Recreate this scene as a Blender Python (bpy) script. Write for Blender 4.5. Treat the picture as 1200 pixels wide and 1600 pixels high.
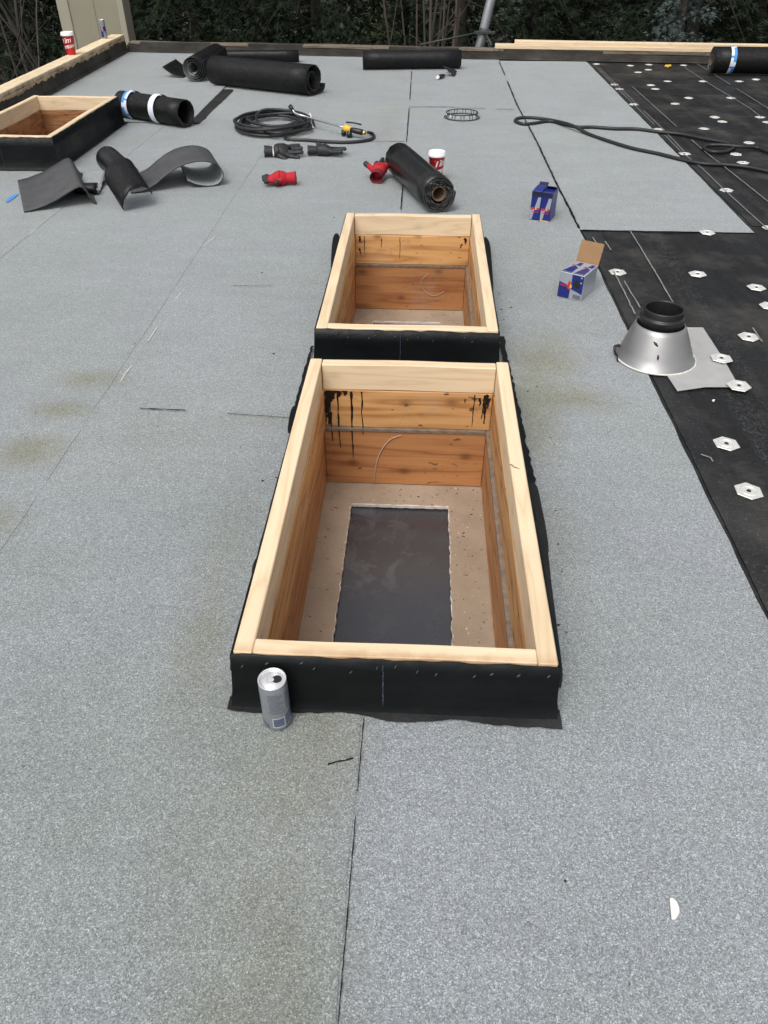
import bpy, bmesh, math, random
from mathutils import Vector, Matrix, noise
RAD = math.radians
scene = bpy.context.scene
col = scene.collection
for o in list(bpy.data.objects):
    bpy.data.objects.remove(o)

# ---------------------------------------------------------------- camera
F_PX, PITCH, YAW, ROLL = 1165.0, 0.6787, 0.0477, 0.0025      # focal length in photo pixels (1200 x 1600)
CAM = Vector((0.0252, -0.9677, 1.3112))
def _axes():
    cp, sp = math.cos(PITCH), math.sin(PITCH)
    Z = Matrix.Rotation(YAW, 3, 'Z')
    fwd, right, up = Z @ Vector((0, cp, -sp)), Z @ Vector((1, 0, 0)), Z @ Vector((0, sp, cp))
    cr, sr = math.cos(ROLL), math.sin(ROLL)
    return cr*right + sr*up, -sr*right + cr*up, fwd
AX = _axes()
cam_d = bpy.data.cameras.new('camera')
cam = bpy.data.objects.new('camera', cam_d)
col.objects.link(cam)
cam_d.sensor_fit = 'VERTICAL'; cam_d.sensor_height = 36.0; cam_d.sensor_width = 27.0
cam_d.lens = F_PX/1600*36.0
cam_d.clip_start = 0.05; cam_d.clip_end = 1500
cam.matrix_world = Matrix.Translation(CAM) @ Matrix((AX[0], AX[1], -AX[2])).transposed().to_4x4()
scene.camera = cam
scene.render.resolution_x, scene.render.resolution_y = 768, 1024

# ---------------------------------------------------------------- sky, sun, exposure
SUN_EL, SUN_AZ = 58, -155         # overcast: a broad, weak sun, from behind and to the left
w = bpy.data.worlds.new('World'); scene.world = w; w.use_nodes = True
nt = w.node_tree; bg = nt.nodes['Background']
sky = nt.nodes.new('ShaderNodeTexSky'); sky.sky_type = 'NISHITA'; sky.sun_disc = False
sky.sun_elevation = RAD(SUN_EL); sky.sun_rotation = RAD(SUN_AZ)
sky.air_density = 1.0; sky.dust_density = 4.0; sky.ozone_density = 1.0
hsv = nt.nodes.new('ShaderNodeHueSaturation'); hsv.inputs['Saturation'].default_value = 0.22
nt.links.new(sky.outputs[0], hsv.inputs['Color']); nt.links.new(hsv.outputs[0], bg.inputs[0])
bg.inputs[1].default_value = 0.15
sun_d = bpy.data.lights.new('sun', 'SUN'); sun_d.energy = 1.2; sun_d.angle = RAD(30); sun_d.color = (1, .97, .93)
sun = bpy.data.objects.new('sun', sun_d); col.objects.link(sun)
_a, _e = RAD(SUN_AZ), RAD(SUN_EL)
_dir = Vector((math.sin(_a)*math.cos(_e), math.cos(_a)*math.cos(_e), math.sin(_e)))
sun.rotation_euler = (-_dir).to_track_quat('-Z', 'Y').to_euler(); sun.location = (0, 0, 30)
vs = scene.view_settings
vs.view_transform = 'Standard'; vs.look = 'None'; vs.gamma = 1.0; vs.use_curve_mapping = False
vs.exposure = 0.35

# ---------------------------------------------------------------- pixel helpers (photo pixel -> point on a plane)
def ray(px, py):
    return AX[0]*((px-600)/F_PX) + AX[1]*((800-py)/F_PX) + AX[2]
def G(px, py, z=0.0):
    d = ray(px, py); return CAM + d*((z-CAM.z)/d.z)
def GY(px, py, y):
    d = ray(px, py); return CAM + d*((y-CAM.y)/d.y)

# ---------------------------------------------------------------- materials
class NT:
    def __init__(s, name):
        s.m = bpy.data.materials.new(name); s.m.use_nodes = True
        s.t = s.m.node_tree; s.b = s.t.nodes['Principled BSDF']
    def n(s, typ, out=0, **kw):
        nd = s.t.nodes.new('ShaderNode'+typ)
        for k, v in kw.items():
            if k.startswith('_'): setattr(nd, k[1:], v)
            else:
                key = int(k[1:]) if k[0] == 'i' and k[1:].isdigit() else k.replace('__', ' ')
                s.set(nd.inputs[key], v)
        return nd if out is None else nd.outputs[out]
    def set(s, sock, v):
        if isinstance(v, bpy.types.NodeSocket): s.t.links.new(v, sock)
        elif isinstance(v, (tuple, list)) and len(v) == 3 and sock.type == 'RGBA': sock.default_value = (*v, 1)
        else: sock.default_value = v
    def math(s, op, a, b=0.0, c=False):
        return s.n('Math', _operation=op, _use_clamp=c, i0=a, i1=b)
    def mix(s, f, a, b, mode='MIX'):
        nd = s.t.nodes.new('ShaderNodeMix'); nd.data_type = 'RGBA'; nd.blend_type = mode; nd.clamp_factor = True
        s.set(nd.inputs[0], f); s.set(nd.inputs[6], a); s.set(nd.inputs[7], b)
        return nd.outputs[2]
    def ramp(s, f, *stops):
        nd = s.t.nodes.new('ShaderNodeValToRGB'); e = nd.color_ramp.elements
        while len(e) < len(stops): e.new(.5)
        for el, (p, c) in zip(e, stops):
            el.position = p; el.color = (*c, 1) if isinstance(c, tuple) else (c, c, c, 1)
        s.set(nd.inputs[0], f); return nd.outputs[0]
    def noise(s, scale, vec=None, detail=2.0, rough=.5, dist=0.0):
        kw = dict(Scale=scale, Detail=detail, Roughness=rough, Distortion=dist)
        if vec is not None: kw['Vector'] = vec
        return s.n('TexNoise', **kw)
    def pos(s): return s.n('NewGeometry')
    def obj(s): return s.n('TexCoord', out=3)
    def mapv(s, vec, scale=(1, 1, 1), loc=(0, 0, 0), rot=(0, 0, 0)):
        return s.n('Mapping', Vector=vec, Scale=scale, Location=loc, Rotation=rot)
    def bump(s, h, strength=.3, dist=.01, normal=None):
        kw = dict(Strength=strength, Distance=dist, Height=h)
        if normal is not None: kw['Normal'] = normal
        return s.n('Bump', **kw)
    def out(s, color=None, rough=None, normal=None, **kw):
        if color is not None: s.set(s.b.inputs['Base Color'], color)
        if rough is not None: s.set(s.b.inputs['Roughness'], rough)
        if normal is not None: s.set(s.b.inputs['Normal'], normal)
        for k, v in kw.items(): s.set(s.b.inputs[k.replace('__', ' ')], v)
        return s.m

def plain(name, c, rough=.5, metal=0.0, var=.15, scale=40, bump=.0, bscale=200):
    m = NT(name); o = m.obj()
    n = m.noise(scale, o, 3)
    cc = m.mix(n, tuple(x*(1-var) for x in c), tuple(min(1, x*(1+var)) for x in c))
    nm = m.bump(m.noise(bscale, o, 2), bump, .002) if bump else None
    return m.out(cc, rough, nm, Metallic=metal)

STAINS = [  # x, y, rx, ry, strength : weathered brown-green patches on the laid sheets
    (-.24, -.25, .26, .45, .55), (-.14, -.05, .14, .25, .6), (-.17, -.65, .2, .35, .6), (-.42, .1, .10, .25, .5), (-1.14, 1.36, .17, .09, 1.2), (-1.17, 1.15, .16, .08, 1.2),
    (-1.16, .90, .15, .13, 1.3), (-1.17, .55, .17, .13, 1.3), (-1.12, .25, .14, .1, .6), (.52, 1.62, .20, .26, 1.3),
    (.42, 1.25, .12, .40, 1.3), (.55, 1.32, .24, .14, 1.2), (-.50, 1.12, .2, .06, .45), (-.47, .35, .09, .5, .5), (-.25, 5.4, .12, .9, .45),
    (-1.85, 5.0, .3, .35, .35), (-1.2, 6.0, .3, .4, .25), (.42, .6, .08, .5, .4), (-.2, -.75, .3, .2, .6)]
def granule_mat():
    m = NT('granule_cap_sheet'); p = m.pos()
    v = m.n('TexVoronoi', out=None, Vector=p, Scale=520.0)
    cell = m.n('SeparateColor', Color=v.outputs['Color'])
    base = m.ramp(cell, (0, (.120, .129, .129)), (.28, (.187, .200, .201)), (.62, (.238, .254, .256)), (.9, (.315, .336, .338)), (1, (.46, .488, .488)))
    v2 = m.n('TexVoronoi', out=None, Vector=p, Scale=270.0)
    c2 = m.n('SeparateColor', Color=v2.outputs['Color'])
    base = m.mix(.75, base, m.ramp(c2, (0, .80), (.5, 1.0), (1, 1.20)), 'MULTIPLY')
    big = m.noise(2.2, p, 5, .6)
    base = m.mix(.9, base, m.ramp(big, (.25, (.90, .905, .895)), (.75, (1.08, 1.08, 1.09))), 'MULTIPLY')
    sc = m.noise(1.0, m.mapv(p, (2.2, 9.0, 1), (0, 0, 0), (0, 0, .5)), 6, .68)      # scuffed streaks from boots and rolls
    base = m.mix(.8, base, m.ramp(sc, (.30, .90), (.55, 1.0), (.75, 1.07)), 'MULTIPLY')
    hue = m.noise(1.4, p, 4, .6)
    base = m.mix(1.0, base, m.ramp(hue, (.35, (.985, 1.01, .975)), (.65, (1.0, .995, 1.035))), 'MULTIPLY')
    # weathering, each patch with its own ragged outline
    xyz = m.n('SeparateXYZ', out=None, Vector=p)
    nx = m.noise(7.0, p, 5, .62)
    tot = None
    for (sx, sy, rx, ry, st) in STAINS:
        a = m.math('POWER', m.math('DIVIDE', m.math('SUBTRACT', xyz.outputs[0], sx), rx), 2)
        b = m.math('POWER', m.math('DIVIDE', m.math('SUBTRACT', xyz.outputs[1], sy), ry), 2)
        d = m.math('SUBTRACT', 1.0, m.math('SQRT', m.math('ADD', a, b)))
        d = m.math('MULTIPLY', m.math('MAXIMUM', d, 0.0), st)
        tot = d if tot is None else m.math('ADD', tot, d)
    k = m.math('MULTIPLY', m.math('MULTIPLY', tot, nx), 1.9, True)
    base = m.mix(k, base, m.mix(1.0, base, (.80, .745, .575), 'MULTIPLY'))
    base = m.mix(1.0, base, m.n('ObjectInfo', out='Color'), 'MULTIPLY')
    # a few dark specks of bitumen
    sp = m.noise(55, p, 2, .5)
    base = m.mix(m.ramp(sp, (.745, 0.0), (.77, .8)), base, (.03, .03, .03))
    nm = m.bump(v.outputs['Distance'], .38, .003)
    nm = m.bump(m.noise(9, p, 3), .10, .02, nm)
    return m.out(base, .85, nm, Sheen__Weight=.22, Sheen__Roughness=.55)

def bitumen_mat(name, lo=.010, hi=.030, rough=(.35, .7), grain=.25, streak=(6, 1.2, 6), dust=0.0, bs=260, spec=.25, warm=(1, 1.005, 1.04), speck=0.0, soft=.3):
    m = NT(name); p = m.pos()
    n = m.noise(1.6, m.mapv(p, streak), 6, .65)
    c = m.ramp(n, (.25, tuple(lo*x for x in warm)), (.8, tuple(hi*x for x in warm)))
    if speck:
        c = m.mix(m.ramp(m.noise(95, p, 2, .6), (.60, 0.0), (.72, speck)), c, (.10, .10, .105))  # pale grains; on the roll films their sparkle is put into the colour
    if name == 'base_sheet':
        st = m.noise(1.0, m.mapv(p, (26, .5, 1)), 4, .6)
        c = m.mix(.85, c, m.ramp(st, (.3, .75), (.7, 1.2)), 'MULTIPLY')
        band = m.ramp(m.noise(1.0, m.mapv(p, (7.5, .25, 1), (3, 0, 0)), 2), (.52, 0.0), (.60, 1.0))
        sp_ = m.ramp(m.noise(120, p, 3, .7), (.52, 0.0), (.70, .75))
        c = m.mix(m.math('MULTIPLY', band, sp_), c, (.085, .087, .09))  # sparkle of the streak bands, put into the colour as pale specks
        rp = m.noise(1.0, m.mapv(p, (22, 170, 1)), 3, .6)
        c = m.mix(.8, c, m.ramp(rp, (.35, .55), (.65, 1.5)), 'MULTIPLY')
    if dust:
        d = m.noise(2.3, p, 6, .7)
        c = m.mix(m.ramp(d, (.48, 0.0), (.8, dust)), c, (.13, .12, .105))
        f = m.noise(420, p, 1)
        c = m.mix(m.ramp(f, (.66, 0.0), (.74, dust)), c, (.16, .16, .155))
    r = m.ramp(m.noise(3.0, p, 5, .6), (.3, rough[0]), (.7, rough[1]))
    nm = m.bump(m.noise(bs, p, 3, .7), grain, .004)
    nm = m.bump(m.noise(14, m.mapv(p, (1, .25, 1)), 4), soft, .01, nm)
    if name == 'base_sheet': nm = m.bump(rp, .5, .006, nm)
    return m.out(c, r, nm, Specular__IOR__Level=spec)

def wood_mat(name, light, dark, axis=1, rings=16.0, knots=.5, stain=0.0, scorch=None, rough=.62, nails=False, contrast=1.0):
    """grain runs along local axis; object coordinates"""
    m = NT(name); o = m.obj()
    rnd = m.n('ObjectInfo', out='Random')
    off = m.n('CombineXYZ', X=m.math('MULTIPLY', rnd, 17.0), Y=m.math('MULTIPLY', rnd, 31.0), Z=m.math('MULTIPLY', rnd, 7.0))
    v = m.n('VectorMath', _operation='ADD', i0=o, i1=off)
    sc = [10.0, 10.0, 10.0]; sc[axis] = .9
    g = m.mapv(v, tuple(sc))
    warp = m.noise(1.0, g, 3, .5)
    fine = [140.0, 140.0, 140.0]; fine[axis] = 3.0
    fi = m.noise(1.0, m.mapv(v, tuple(fine)), 4, .6)
    ringv = m.math('FRACT', m.math('MULTIPLY', warp, rings))
    tri = m.math('ABSOLUTE', m.math('SUBTRACT', m.math('MULTIPLY', ringv, 2.0), 1.0))
    fs2 = [420.0, 420.0, 420.0]; fs2[axis] = 7.0
    fj = m.noise(1.0, m.mapv(v, tuple(fs2)), 3, .6)
    gr = m.math('ADD', m.math('MULTIPLY', m.math('POWER', tri, 2.2), .62*contrast), m.math('ADD', m.math('MULTIPLY', fi, .5), m.math('MULTIPLY', fj, .3)))
    c = m.mix(m.ramp(gr, (.28, 0.0), (.98, 1.0)), light, dark)
    tone = m.noise(1.2, m.mapv(v, tuple(.35*x for x in sc)), 3)
    c = m.mix(.8, c, m.ramp(tone, (.3, .84), (.7, 1.12)), 'MULTIPLY')
    if knots:
        vv = m.n('SeparateXYZ', out=None, Vector=v)
        kv = m.n('TexVoronoi', out=None, _voronoi_dimensions='2D', Vector=m.n('CombineXYZ', X=m.math('MULTIPLY', vv.outputs[axis], 5.5), Y=m.math('MULTIPLY', vv.outputs[2], 8.5)), Scale=1.0, Randomness=1.0)
        kd = kv.outputs['Distance']
        kk = m.ramp(kd, (.0, 1.0), (.05, .9), (.09, .6), (.12, .45), (.16, .15), (.34, 0.0))
        sel = m.ramp(m.n('SeparateColor', Color=kv.outputs['Color']), (.58, 0.0), (.60, 1.0))
        c = m.mix(m.math('MULTIPLY', m.math('MULTIPLY', kk, sel), knots*.85), c, tuple(x*.45 for x in dark))
    if stain:
        sn = m.noise(6, m.mapv(v, (1, 1, 1.4)), 6, .7)
        c = m.mix(m.ramp(sn, (.55, 0.0), (.72, stain)), c, (.035, .026, .02))
    if nails:
        fl_ = [60.0, 60.0, 60.0]; fl_[axis] = 22.0
        nn = m.noise(1.0, m.mapv(v, tuple(fl_)), 2, .5)
        c = m.mix(m.ramp(nn, (.68, 0.0), (.74, .85)), c, (.05, .03, .018))
        nb = m.noise(5.0, m.mapv(v, (1, 1, 1.5)), 5, .7)
        c = m.mix(m.ramp(nb, (.58, 0.0), (.76, .6)), c, (.09, .05, .026))
        du = m.noise(4.0, v, 6, .7)
        c = m.mix(m.ramp(du, (.56, 0.0), (.8, .35)), c, (.42, .34, .27))
    if scorch:                       # burnt by the torch along the outer lower edge: local coords (axis, from, to)
        ax, a0, a1, col_ = scorch
        q = m.n('SeparateXYZ', out=None, Vector=o).outputs[ax]
        g0 = m.n('MapRange', Value=m.math('ADD', q, m.math('MULTIPLY', m.math('SUBTRACT', m.noise(14, o, 5, .7), .5), abs(a1-a0)*1.5)), From__Min=a0, From__Max=a1, To__Min=1.0, To__Max=0.0)
        c = m.mix(m.math('MULTIPLY', g0, m.ramp(m.noise(5, o, 3), (.35, .25), (.65, 1.0))), c, col_)
    nm = m.bump(fi, .12, .002)
    return m.out(c, rough, nm)

M = {}
M['granule'] = granule_mat()
M['base'] = bitumen_mat('base_sheet', .007, .018, (.42, .75), .6, (4, .6, 4), .5, 200, .24, (.97, 1.0, 1.04))
M['selvage'] = bitumen_mat('rough_bitumen', .006, .024, (.4, .75), .9, (5, 2, 5), .35, 130, .35, speck=.5)
M['bleed'] = bitumen_mat('bitumen_bleed', .003, .009, (.25, .5), .3, spec=.2)
M['flash'] = bitumen_mat('upstand_membrane', .0035, .009, (.28, .55), .12, (3, 3, 9), .0, spec=.14, soft=.5, warm=(.9, 1.03, 1.1))
M['foot'] = bitumen_mat('torched_foot', .007, .026, (.5, .8), .6, (3, 3, 3), .2, 150, .25)
M['rollskin'] = bitumen_mat('roll_film', .004, .010, (.30, .48), .7, (3, 3, 3), .0, 70, .22, speck=.35, soft=.5)
M['rollshine'] = bitumen_mat('glossy_roll_film', .004, .010, (.22, .36), .2, (3, 3, 3), .0, 60, .42, speck=.2, soft=.3)
M['rollcore'] = bitumen_mat('roll_edges', .010, .05, (.5, .8), .8, (20, 20, 20), .5, 120)
M['sandback'] = bitumen_mat('sanded_back', .045, .085, (.5, .7), .6, (8, 8, 8), .3, 160, .3, speck=.75)
M['paraskin'] = bitumen_mat('parapet_membrane', .012, .055, (.65, .9), .6, (2.5, 2.5, 9), .5, 120, .2, (1.12, 1.0, .85))
M['new'] = wood_mat('new_spruce', (.755, .60, .405), (.62, .455, .275), 1, 9, .35, contrast=.7)
M['newx'] = wood_mat('new_spruce_cross', (.755, .60, .405), (.62, .455, .275), 0, 9, .35, contrast=.7)
M['newscorch'] = wood_mat('scorched_spruce', (.755, .60, .405), (.62, .455, .275), 0, 9, .3, scorch=(1, -.002, .022, (.30, .14, .05)), contrast=.7)
M['newend'] = wood_mat('scorched_rail', (.755, .60, .405), (.62, .455, .275), 1, 9, .35, scorch=(1, -.004, .03, (.42, .24, .10)), contrast=.8)
M['old'] = wood_mat('old_fir', (.62, .35, .14), (.36, .16, .055), 1, 9, .9, nails=True)
M['oldx'] = wood_mat('old_fir_cross', (.63, .355, .14), (.40, .185, .062), 0, 6, .85, nails=True)
M['oldlow'] = wood_mat('old_joist', (.48, .225, .085), (.28, .105, .037), 0, 6, .95, nails=True)
M['oldlowy'] = wood_mat('old_joist_side', (.56, .285, .11), (.32, .13, .045), 1, 9, .95, nails=True)
M['stained'] = wood_mat('water_stained_fir', (.40, .19, .075), (.20, .075, .025), 0, 10, .8, stain=.95, nails=True)
M['stainedy'] = wood_mat('water_stained_fir_side', (.40, .19, .075), (.22, .085, .03), 1, 10, .8, stain=.9, nails=True)
M['para_wood'] = wood_mat('parapet_plate', (.78, .63, .43), (.62, .46, .27), 1, 8, .3, scorch=(2, .140, .176, (.05, .03, .018)), contrast=.7)
M['para_low'] = wood_mat('charred_plate', (.66, .47, .27), (.45, .29, .15), 1, 8, .2, stain=.97, scorch=(2, .10, .145, (.03, .02, .014)), contrast=.7)
M['para_grey'] = wood_mat('weathered_plate', (.20, .155, .115), (.09, .07, .052), 0, 10, .3, stain=.7)
M['tar'] = plain('tar', (.007, .0065, .006), .35, var=.3)
M['drywall'] = None
def drywall():
    m = NT('dusty_drywall'); o = m.obj()
    n = m.noise(3.5, o, 6, .65)
    c = m.ramp(n, (.25, (.235, .176, .125)), (.5, (.315, .243, .175)), (.8, (.41, .33, .25)))
    s = m.noise(75, o, 2)
    c = m.mix(m.ramp(s, (.69, 0.0), (.72, .9)), c, (.05, .035, .03))
    s2 = m.noise(160, o, 3, .7)
    c = m.mix(m.ramp(s2, (.62, 0.0), (.72, .6)), c, (.62, .52, .44))
    return m.out(c, .9, m.bump(m.noise(120, o, 4, .7), .4, .003))
M['drywall'] = drywall()
M['gypsum'] = plain('cut_gypsum', (.62, .56, .52), .9, var=.15, scale=200, bump=.5)
def poly():
    m = NT('black_poly_sheet'); o = m.obj()
    d = m.noise(9.0, m.mapv(o, (1.2, 1, 1)), 6, .66, .4)
    big = m.noise(2.6, o, 2)
    k = m.math('MULTIPLY', m.ramp(d, (.50, 0.0), (.72, .5)), m.ramp(big, (.42, .1), (.6, 1.0)))
    c = m.mix(k, (.040, .042, .050), (.20, .205, .22))
    s = m.noise(85, o, 2)
    c = m.mix(m.ramp(s, (.75, 0.0), (.77, .9)), c, (.008, .008, .008))
    nm = m.bump(m.noise(2.0, o, 2, .4, .2), .10, .04)
    return m.out(c, m.ramp(d, (.35, .16), (.7, .38)), nm, Specular__IOR__Level=.75)
M['poly'] = poly()
def metal(name, c, rough=.4, streak=(3, 3, 30)):
    m = NT(name); o = m.obj()
    n = m.noise(4, m.mapv(o, streak), 5, .6)
    cc = m.mix(n, tuple(x*.82 for x in c), c)
    return m.out(cc, m.ramp(m.noise(9, o, 4), (.3, rough*.75), (.7, rough*1.3)), m.bump(m.noise(5, o, 2), .1, .01), Metallic=1.0)
M['alu'] = plain('spun_aluminium', (.31, .307, .303), .44, .75, .16, 9, .12, 40)
M['alu_flat'] = plain('aluminium_flange', (.46, .455, .44), .5, .35, .18, 14)
M['steel'] = metal('wand_steel', (.62, .63, .65), .3)
M['brass'] = metal('brass', (.80, .55, .18), .35)
M['canmetal'] = plain('can_aluminium', (.66, .66, .67), .32, .45, .06)
M['cansilver'] = plain('can_silver_print', (.30, .315, .34), .35, .55, .12, 60)
M['canblue'] = plain('can_blue_print', (.012, .025, .19), .3, .2, .15)
M['canlabel'] = plain('can_greyblue_print', (.10, .125, .20), .4, .3, .1)
M['canink'] = plain('can_grey_ink', (.15, .16, .185), .45, .2, .1)
M['white'] = plain('white_plastic', (.78, .78, .77), .4, var=.05)
def plate():
    m = NT('galvanised_plate'); o = m.obj(); r = m.n('ObjectInfo', out='Random')
    n = m.noise(60, o, 4, .6)
    c = m.mix(n, (.52, .515, .49), (.76, .76, .745))
    c = m.mix(m.math('MULTIPLY', r, .3), c, (.55, .52, .42))
    return m.out(c, .42, Metallic=.25)
M['plate'] = plate()
M['screw'] = plain('screw_head', (.012, .012, .013), .5)
M['rubber'] = plain('hose_rubber', (.013, .013, .014), .5, var=.3, bump=.15)
M['abs'] = plain('black_abs', (.010, .010, .011), .38, var=.3)
M['black_knit'] = plain('black_nitrile', (.014, .014, .015), .6, var=.35, scale=30, bump=.4, bscale=150)
M['red_knit'] = plain('red_knit', (.40, .010, .018), .85, var=.25, scale=30, bump=.6, bscale=350)
M['red_dark'] = plain('red_lining', (.13, .008, .02), .9, var=.3, bump=.5, bscale=300)
M['red_cup'] = plain('red_cup_print', (.52, .012, .018), .42, var=.08)
M['yellow'] = plain('yellow_plastic', (.72, .43, .04), .5, var=.2)
M['orange'] = plain('orange_plastic', (.62, .22, .06), .5, var=.2)
M['kraft'] = plain('brown_card', (.27, .155, .075), .85, var=.12, scale=25, bump=.3)
M['core'] = plain('core_card', (.12, .075, .042), .85, var=.25)
M['ctn_blue'] = plain('carton_blue', (.011, .020, .155), .32, var=.2)
M['ctn_silver'] = plain('carton_silver', (.36, .38, .42), .35, .25, .12, 20)
M['ctn_dark'] = plain('carton_dark', (.012, .012, .028), .4)
M['ctn_red'] = plain('carton_red', (.50, .03, .05), .4)
M['ctn_yellow'] = plain('carton_yellow', (.62, .46, .08), .5)
M['band_white'] = plain('paper_band', (.66, .70, .76), .6, var=.12, scale=60)
M['band_blue'] = plain('paper_band_blue', (.06, .24, .56), .6, var=.15, scale=60)
M['band_ink'] = plain('paper_band_ink', (.12, .13, .17), .6)
M['chalk'] = plain('chalk', (.19, .19, .185), .9, var=.3)
M['beige'] = plain('beige_siding', (.255, .232, .170), .6, var=.07, scale=6)
M['beige2'] = plain('beige_trim', (.31, .29, .22), .55, var=.06, scale=8)
M['mast'] = metal('galvanised_mast', (.34, .35, .36), .6)
M['wire'] = plain('dark_wire', (.03, .035, .03), .6)
M['chip'] = plain('foam_chip', (.78, .76, .68), .85, var=.1, scale=80, bump=.4)
M['wall'] = plain('stucco_wall', (.40, .38, .34), .85, var=.1)
def leafmat(name, a, b, scale=1.5):
    m = NT(name); p = m.pos()
    r = m.n('ObjectInfo', out='Random')
    n = m.noise(scale, p, 4, .6)
    c = m.mix(n, a, b)
    c = m.mix(m.math('MULTIPLY', r, .35), c, tuple(x*.6 for x in a))
    return m.out(c, .8, Specular__IOR__Level=.12)
M['cedar'] = leafmat('cedar_foliage', (.009, .017, .010), (.028, .041, .021))
M['hemlock'] = leafmat('hemlock_foliage', (.007, .013, .009), (.020, .031, .018))
M['bluespruce'] = leafmat('blue_spruce_foliage', (.05, .075, .07), (.11, .14, .13))
M['laurel'] = leafmat('laurel_leaves', (.018, .028, .013), (.05, .06, .028), 4)
M['bark'] = plain('bark', (.026, .021, .017), .9, var=.4, scale=8, bump=.8, bscale=25)
M['twig'] = plain('pale_bark', (.065, .052, .04), .9, var=.35, scale=6, bump=.5, bscale=40)
M['twigdark'] = plain('grey_bark', (.042, .038, .033), .9, var=.35, scale=6)
def soil():
    m = NT('forest_floor'); p = m.pos()
    n = m.noise(.35, p, 8, .7); f = m.noise(9, p, 5, .7)
    c = m.ramp(n, (.3, (.022, .018, .012)), (.55, (.028, .03, .015)), (.75, (.03, .04, .018)))
    c = m.mix(.6, c, m.ramp(f, (.3, .5), (.7, 1.4)), 'MULTIPLY')
    return m.out(c, .95, m.bump(f, .8, .05))
M['soil'] = soil()

# ---------------------------------------------------------------- mesh helpers
def obj_from_bm(name, bm, mats, parent=None, smooth=False):
    me = bpy.data.meshes.new(name); bm.normal_update(); bm.to_mesh(me); bm.free()
    if not isinstance(mats, (list, tuple)): mats = [mats]
    for m in mats: me.materials.append(M[m] if isinstance(m, str) else m)
    if smooth:
        for p in me.polygons: p.use_smooth = True
    o = bpy.data.objects.new(name, me); col.objects.link(o)
    if parent is not None: o.parent = parent
    return o
def pydata(name, V, Fs, mats, parent=None, smooth=False, midx=None):
    me = bpy.data.meshes.new(name); me.from_pydata([tuple(v) for v in V], [], Fs)
    if not isinstance(mats, (list, tuple)): mats = [mats]
    for m in mats: me.materials.append(M[m])
    if midx:
        for p, i in zip(me.polygons, midx): p.material_index = i
    if smooth:
        for p in me.polygons: p.use_smooth = True
    me.update()
    o = bpy.data.objects.new(name, me); col.objects.link(o)
    if parent is not None: o.parent = parent
    return o
def tag(o, label, cat, group=None):
    o['label'] = label; o['category'] = cat
    if group: o['group'] = group
    return o
def thing(name, label, cat, loc=(0, 0, 0), rotz=0.0, group=None):
    o = bpy.data.objects.new(name, None); col.objects.link(o)
    o.empty_display_size = .05
    o.location = loc; o.rotation_euler = (0, 0, rotz)
    return tag(o, label, cat, group)
def struct(o): o['kind'] = 'structure'; return o
def bm_box(bm, lo, hi, bevel=0.0, mat=0, rot=None):
    vs_ = [bm.verts.new((x, y, z)) for x in (lo[0], hi[0]) for y in (lo[1], hi[1]) for z in (lo[2], hi[2])]
    fs = []
    for f in ((0, 1, 3, 2), (4, 6, 7, 5), (0, 4, 5, 1), (2, 3, 7, 6), (0, 2, 6, 4), (1, 5, 7, 3)):
        fc = bm.faces.new([vs_[i] for i in f]); fc.material_index = mat; fs.append(fc)
    if rot is not None:
        for v in vs_: v.co = rot @ v.co
    if bevel:
        es = list({e for f in fs for e in f.edges})
        bmesh.ops.bevel(bm, geom=es, offset=bevel, segments=1, affect='EDGES', profile=.5)
def box(name, lo, hi, mat, parent=None, bevel=.002):
    bm = bmesh.new(); bm_box(bm, lo, hi, bevel); bmesh.ops.recalc_face_normals(bm, faces=bm.faces)
    return obj_from_bm(name, bm, mat, parent)
def beam(name, lo, hi, mat, parent=None, axis=1, seed=0, bevel=.0025, bow=.0015):
    """a sawn board: cut into lengths along its axis, very slightly bowed and with eased edges"""
    rnd = random.Random(seed); bm = bmesh.new(); bm_box(bm, lo, hi, bevel)
    L = hi[axis]-lo[axis]
    for k in range(1, 8):
        pc = [0, 0, 0]; pc[axis] = lo[axis]+L*k/8; pn = [0, 0, 0]; pn[axis] = 1
        bmesh.ops.bisect_plane(bm, geom=bm.verts[:]+bm.edges[:]+bm.faces[:], plane_co=pc, plane_no=pn)
    ph = rnd.uniform(0, 6)
    for v in bm.verts:
        t = (v.co[axis]-lo[axis])/L
        for a in range(3):
            if a != axis: v.co[a] += bow*math.sin(t*math.pi*(1+a*.7)+ph+a)
    bmesh.ops.recalc_face_normals(bm, faces=bm.faces)
    return obj_from_bm(name, bm, mat, parent)
def lathe(bm, prof, seg=24, mat=0, center=(0, 0), close=False):
    rings = []
    for r, z in prof:
        rings.append([bm.verts.new((center[0]+r*math.cos(2*math.pi*k/seg), center[1]+r*math.sin(2*math.pi*k/seg), z)) for k in range(seg)])
    for a, b in zip(rings, rings[1:]):
        for k in range(seg):
            f = bm.faces.new((a[k], a[(k+1) % seg], b[(k+1) % seg], b[k])); f.material_index = mat; f.smooth = True
    return rings
def catmull(P, n=6, closed=False):
    P = [Vector(p) for p in P]; out = []
    N = len(P); rng = range(N if closed else N-1)
    for i in rng:
        g = (lambda k: P[k % N]) if closed else (lambda k: P[max(0, min(N-1, k))])
        p0, p1, p2, p3 = g(i-1), g(i), g(i+1), g(i+2)
        for k in range(n):
            t = k/n
            out.append(.5*((2*p1)+(p2-p0)*t+(2*p0-5*p1+4*p2-p3)*t*t+(3*p1-p0-3*p2+p3)*t**3))
    if not closed: out.append(P[-1])
    return out
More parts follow.
